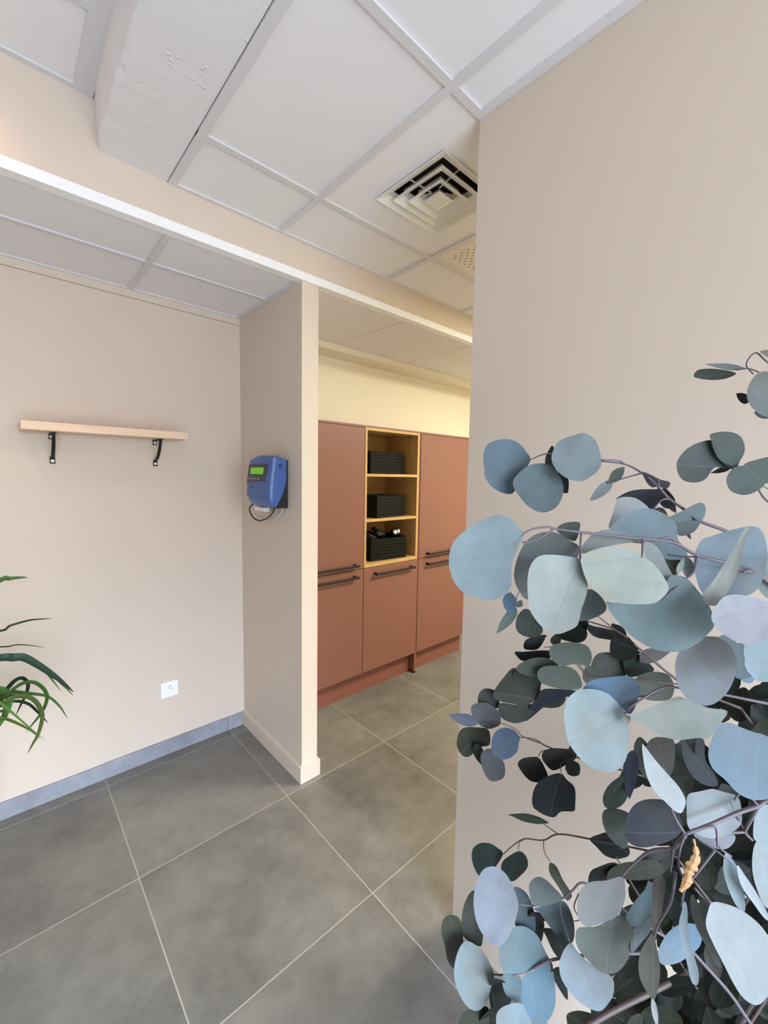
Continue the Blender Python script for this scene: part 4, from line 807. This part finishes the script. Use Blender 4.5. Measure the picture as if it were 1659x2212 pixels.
leaf_from(fh, (1145, 2098), c4((465, 835), (420, 860), (410, 960), (430, 1060), (470, 1110), (530, 1100), (575, 1020), (582, 920), (570, 830), (560, 800), (510, 815)), .485, (.1, .18), (0.22, 0.36, 0.50)); leaf_from(fh, (1100, 2104), c4((380, 845), (320, 850), (318, 910), (345, 965), (395, 990), (412, 940), (410, 870)), .487, (.1, .15), (0.26, 0.37, 0.45))
leaf_from(fh, (1067, 2105), c4((272, 853), (240, 770), (190, 710), (135, 680), (95, 720), (72, 800), (75, 880), (105, 950), (150, 1005), (195, 1015), (235, 980), (255, 920)), .50, (.0, .24), (0.37, 0.49, 0.54), cup=.15)
leaf_from(fh, (1000, 2060), c4((110, 790), (80, 820), (40, 770), (25, 700), (8, 630), (20, 565), (65, 545), (105, 575), (118, 680)), .525, (.1, -.15), 'O'); leaf_from(fh, (1040, 2030), c4((215, 680), (195, 705), (120, 655), (108, 580), (120, 500), (160, 425), (200, 440), (220, 560)), .52, (.05, -.08), (0.105, 0.12, 0.105))
leaf_from(fh, (1127, 2167), c4((415, 1000), (440, 1050), (465, 1104), (470, 1230), (380, 1290), (300, 1230), (283, 1100), (290, 1035), (335, 1000)), .47, (.05, .34), (0.38, 0.52, 0.66), cup=.12)
leaf_from(fh, (1060, 2120), c4((255, 860), (330, 870), (360, 960), (330, 1010), (280, 1060), (250, 980)), .53, (.0, -.6), 'K'); leaf_from(fh, (1050, 2175), c4((240, 1010), (180, 1010), (120, 1030), (92, 1090), (110, 1180), (220, 1180), (250, 1080)), .54, (0, -.3), 'O'); leaf_from(fh, (1075, 2175), c4((250, 1000), (290, 1010), (280, 1130), (240, 1180), (190, 1090)), .55, (0, -.6), 'K')
leaf_from(fh, (1210, 2080), c4((590, 800), (560, 830), (590, 900), (640, 960), (640, 900), (610, 850)), .50, (.1, -.6), 'K'); leaf_from(fh, (1195, 2000), c4((520, 600), (540, 660), (580, 740), (640, 780), (660, 700), (600, 660)), .53, (.1, -.6), 'K')
fh.build('foliage', 'leaf', Hh)

# --- branch J: inner sprays of the bunch, leaves coloured dark for the shade around the vase mouth
Jj = branch([([(1640, 2350, .56), (1560, 2000, .58), (1500, 1750, .58), (1440, 1560, .58)], .003, .0012), ([(1480, 2105, .57), (1400, 2146, .555), (1320, 2186, .545), (1230, 2240, .53)], .0040, .0036), ([(1640, 2350, .56), (1420, 2000, .58), (1330, 1850, .58)], .0026, .001), ([(1700, 2300, .58), (1680, 1900, .58), (1640, 1600, .58)], .003, .001)], m='twigd', foot=[(1640, 2350, .56), (1660, 2420, .58)], rfoot=.004)
fj = Foliage()
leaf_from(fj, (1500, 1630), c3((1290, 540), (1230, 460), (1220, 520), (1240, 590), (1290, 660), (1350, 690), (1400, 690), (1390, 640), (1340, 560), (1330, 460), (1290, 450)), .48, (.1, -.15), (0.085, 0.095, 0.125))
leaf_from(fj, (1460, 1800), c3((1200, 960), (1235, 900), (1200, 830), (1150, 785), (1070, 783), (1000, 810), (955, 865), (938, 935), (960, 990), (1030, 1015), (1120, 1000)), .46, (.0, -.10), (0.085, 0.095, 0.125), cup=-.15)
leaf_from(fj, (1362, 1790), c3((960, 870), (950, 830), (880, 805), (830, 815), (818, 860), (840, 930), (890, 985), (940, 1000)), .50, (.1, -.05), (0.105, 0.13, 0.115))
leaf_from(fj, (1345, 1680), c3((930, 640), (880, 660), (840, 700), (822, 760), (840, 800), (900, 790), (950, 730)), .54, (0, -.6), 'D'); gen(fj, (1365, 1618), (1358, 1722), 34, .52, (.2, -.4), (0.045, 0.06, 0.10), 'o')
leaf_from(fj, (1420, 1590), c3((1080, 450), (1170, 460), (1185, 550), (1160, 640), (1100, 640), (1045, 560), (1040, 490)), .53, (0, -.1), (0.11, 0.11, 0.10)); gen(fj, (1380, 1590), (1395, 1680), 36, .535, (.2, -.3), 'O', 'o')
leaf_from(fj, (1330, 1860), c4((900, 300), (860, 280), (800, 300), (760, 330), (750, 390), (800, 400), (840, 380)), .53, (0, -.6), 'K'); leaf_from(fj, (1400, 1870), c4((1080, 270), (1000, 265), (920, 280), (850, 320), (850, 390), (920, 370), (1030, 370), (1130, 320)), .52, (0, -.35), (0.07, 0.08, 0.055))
cand = []
def ok(u, v):
    if v < 1470: return u > 1500
    if v < 1600: return u > 1440 + (1600-v)*0.3
    if v < 1860: return u > 1375
    if v < 2080: return u > 1300
    return u > 1270
random.seed(21)
SHADED_TONES = [(0.040, 0.048, 0.030), (0.030, 0.040, 0.028), (0.056, 0.062, 0.040), (0.022, 0.034, 0.030), (0.042, 0.048, 0.040)]  # shade inside the bunch put into the fill leaves' colour
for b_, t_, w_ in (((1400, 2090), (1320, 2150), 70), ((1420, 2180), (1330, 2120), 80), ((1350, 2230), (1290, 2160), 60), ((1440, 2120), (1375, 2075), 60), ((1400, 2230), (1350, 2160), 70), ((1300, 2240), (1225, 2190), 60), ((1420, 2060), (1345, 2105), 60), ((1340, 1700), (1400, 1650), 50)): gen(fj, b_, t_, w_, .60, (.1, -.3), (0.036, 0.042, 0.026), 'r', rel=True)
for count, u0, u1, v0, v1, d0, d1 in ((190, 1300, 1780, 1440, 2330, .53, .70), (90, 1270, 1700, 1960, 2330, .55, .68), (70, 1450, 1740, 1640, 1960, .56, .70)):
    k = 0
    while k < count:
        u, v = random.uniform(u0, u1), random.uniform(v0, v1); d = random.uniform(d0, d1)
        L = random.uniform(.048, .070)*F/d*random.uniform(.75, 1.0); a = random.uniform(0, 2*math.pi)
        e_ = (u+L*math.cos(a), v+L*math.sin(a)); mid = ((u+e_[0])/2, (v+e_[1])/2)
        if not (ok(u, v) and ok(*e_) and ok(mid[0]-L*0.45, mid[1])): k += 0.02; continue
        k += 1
        gen(fj, (u, v), e_, L*random.uniform(.45, .9), d, (random.uniform(-.4, .4), random.uniform(-.8, .1)), random.choice(SHADED_TONES), random.choice('rro'), wave=.06, rel=True)
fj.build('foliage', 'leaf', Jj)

# --- strap-leaved plant at the edge of the alcove
PX, PY = -0.27, 1.93
dr = thing('strap_leaf_plant', 'green plant with long arching strap leaves in front of the alcove wall', 'plant', (PX, PY, 0))
bm = bmesh.new(); lathe(bm, [(0.001, 0), (0.10, 0), (0.115, 0.02), (0.145, 0.36), (0.150, 0.40), (0.142, 0.40), (0.135, 0.35), (0.001, 0.345)], (PX, PY, 0)); finish('pot', bm, 'clay', dr, smooth=True)
bm = bmesh.new(); lathe(bm, [(0.001, 0.0), (0.133, 0.0), (0.12, 0.012), (0.001, 0.018)], (PX, PY, 0.346)); finish('soil', bm, 'soil', dr)
bm = bmesh.new()
for k in range(3): a = k*2.1; tube(bm, spline([(PX+0.03*math.cos(a), PY+0.03*math.sin(a), 0.34), (PX+0.05*math.cos(a), PY+0.05*math.sin(a), 0.55), (PX+0.03*math.cos(a+.4), PY+0.03*math.sin(a+.4), 0.66+0.16*k)], 6), 0.012, 0.008, 8)
finish('stem', bm, 'twigd', dr, smooth=True)
fp = Foliage(); GR = dict(d=(0.018, 0.042, 0.022), g=(0.052, 0.125, 0.024), y=(0.095, 0.145, 0.030), b=(0.050, 0.055, 0.024), l=(0.085, 0.19, 0.045))
def strap(path, w, tone, y=1.90, root=None, flat=0.5, dy=0.0):
    """path in picture coordinates read onto a plane across the room; w = widest width in metres."""
    n_ = len(path)-1
    P = [on_y(u, v, y+dy*i/max(1, n_)) for i, (u, v) in enumerate(path)]
    if root is not None: P = [Vector(root), Vector(root).lerp(P[0], 0.5)+Vector((0, 0, 0.015))] + P
    P = spline(P, 8); n = len(P); verts = []; ribs = []; faces = []; c = tuple(x*random.uniform(.9, 1.1) for x in GR[tone])
    for i, p in enumerate(P):
        d = (P[min(i+1, n-1)]-P[max(i-1, 0)]).normalized(); s_ = d.cross(Vector((0, -1, 0.25))).normalized()
        u = i/(n-1); s_ = (s_*flat + d.cross(s_)*(1-flat)).normalized()
        ww = w/2*min(1, 0.55+u*1.2)*(max(0.0, 1-u**2.4))**0.75 + 0.0004; nn = d.cross(s_)
        for q in (-1, -0.5, 0, 0.5, 1): verts.append(p + s_*ww*q - nn*ww*0.22*(1-abs(q))); ribs.append(0.5 if q else 0.03)
        if i:
            for q in range(4): b = (i-1)*5+q; faces.append((b, b+1, b+6, b+5))
    fp.add(verts, faces, c, ribs)
Z = lambda *a: [(x*0.2804, 1200+y_*0.2804) for x, y_ in a]
R0 = (PX+0.02, PY-0.01, 0.93); R1 = (PX+0.03, PY-0.01, 0.80); R2 = (PX+0.03, PY-0.01, 0.70)
strap(Z((0, 190), (70, 178), (140, 170), (215, 169)), 0.017, 'g', root=R0, flat=.75)
strap(Z((0, 580), (80, 540), (220, 500), (310, 490), (400, 485)), 0.011, 'b', root=R0, flat=.55)
strap(Z((0, 703), (130, 688), (230, 692), (350, 710)), 0.007, 'b', y=1.97, root=R0)
strap(Z((0, 788), (100, 785), (180, 785), (280, 835), (400, 915), (480, 975), (568, 1052)), 0.029, 'd', y=1.86, root=R1, flat=.85)
strap(Z((300, 850), (350, 895), (400, 955), (470, 1045)), 0.010, 'l', y=1.88); strap(Z((330, 865), (430, 945), (500, 1010), (562, 1077)), 0.012, 'l', y=1.875)
strap(Z((0, 1080), (60, 1020), (120, 960), (175, 945), (215, 990), (200, 1070), (160, 1150), (122, 1232)), 0.022, 'd', y=1.95, root=R1)
strap(Z((0, 1100), (100, 1030), (180, 982), (262, 977), (330, 1020), (362, 1080), (350, 1150), (310, 1225), (250, 1300), (198, 1358)), 0.020, 'g', y=1.87, root=R1)
strap(Z((0, 1065), (90, 1047), (200, 1060), (330, 1075), (400, 1105), (470, 1175), (518, 1255)), 0.020, 'l', y=1.90, root=R2)
strap(Z((0, 1160), (80, 1125), (160, 1125), (230, 1150), (290, 1205), (330, 1245), (370, 1292)), 0.018, 'd', y=1.93, root=R2)
strap(Z((0, 1140), (100, 1092), (200, 1085), (270, 1120), (315, 1190), (325, 1260), (292, 1380), (250, 1455), (213, 1525)), 0.024, 'y', y=1.84, root=R2)
strap(Z((0, 1250), (80, 1270), (170, 1310), (240, 1350), (315, 1412)), 0.017, 'y', y=1.86, root=R2)
strap(Z((-60, 1020), (30, 1040), (70, 1120), (50, 1210), (0, 1300), (-40, 1360)), 0.030, 'l', y=1.88, root=R1); strap(Z((-80, 1060), (0, 1110), (40, 1170), (20, 1240), (-30, 1310)), 0.024, 'g', y=1.92, root=R1)
strap(Z((0, 1200), (50, 1160), (110, 1120), (160, 1110)), 0.016, 'g', y=1.9, root=R2); strap(Z((0, 1090), (60, 1075), (130, 1075), (190, 1100), (240, 1090)), 0.016, 'l', y=1.89, root=R2)
for k in range(16):
    a = math.radians(70+k*17+random.uniform(-6, 6)); r = random.uniform(.22, .42); z0 = random.choice((.72, .84, .95)); up = random.uniform(.05, .18)
    P = [Vector((PX, PY, z0)), Vector((PX+.5*r*math.cos(a), min(2.2, PY+.5*r*math.sin(a)), z0+up)), Vector((PX+r*math.cos(a), min(2.24, PY+r*math.sin(a)), z0-.12))]
    Pn = spline(P, 8); verts = []; ribs = []; faces = []
    for i, p in enumerate(Pn):
        d = (Pn[min(i+1, len(Pn)-1)]-Pn[max(i-1, 0)]).normalized(); s_ = d.cross(Vector((0, 0, 1))).normalized(); ww = .011*(1-(i/(len(Pn)-1))**2.2)+.0004
        for q in (-1, -.5, 0, .5, 1): verts.append(p+s_*ww*q+Vector((0, 0, -.2*ww*(1-abs(q))))); ribs.append(.5 if q else .03)
        if i:
            for q in range(4): b = (i-1)*5+q; faces.append((b, b+1, b+6, b+5))
    fp.add(verts, faces, GR[random.choice('dgl')], ribs)
fp.build('foliage', 'strap', dr)
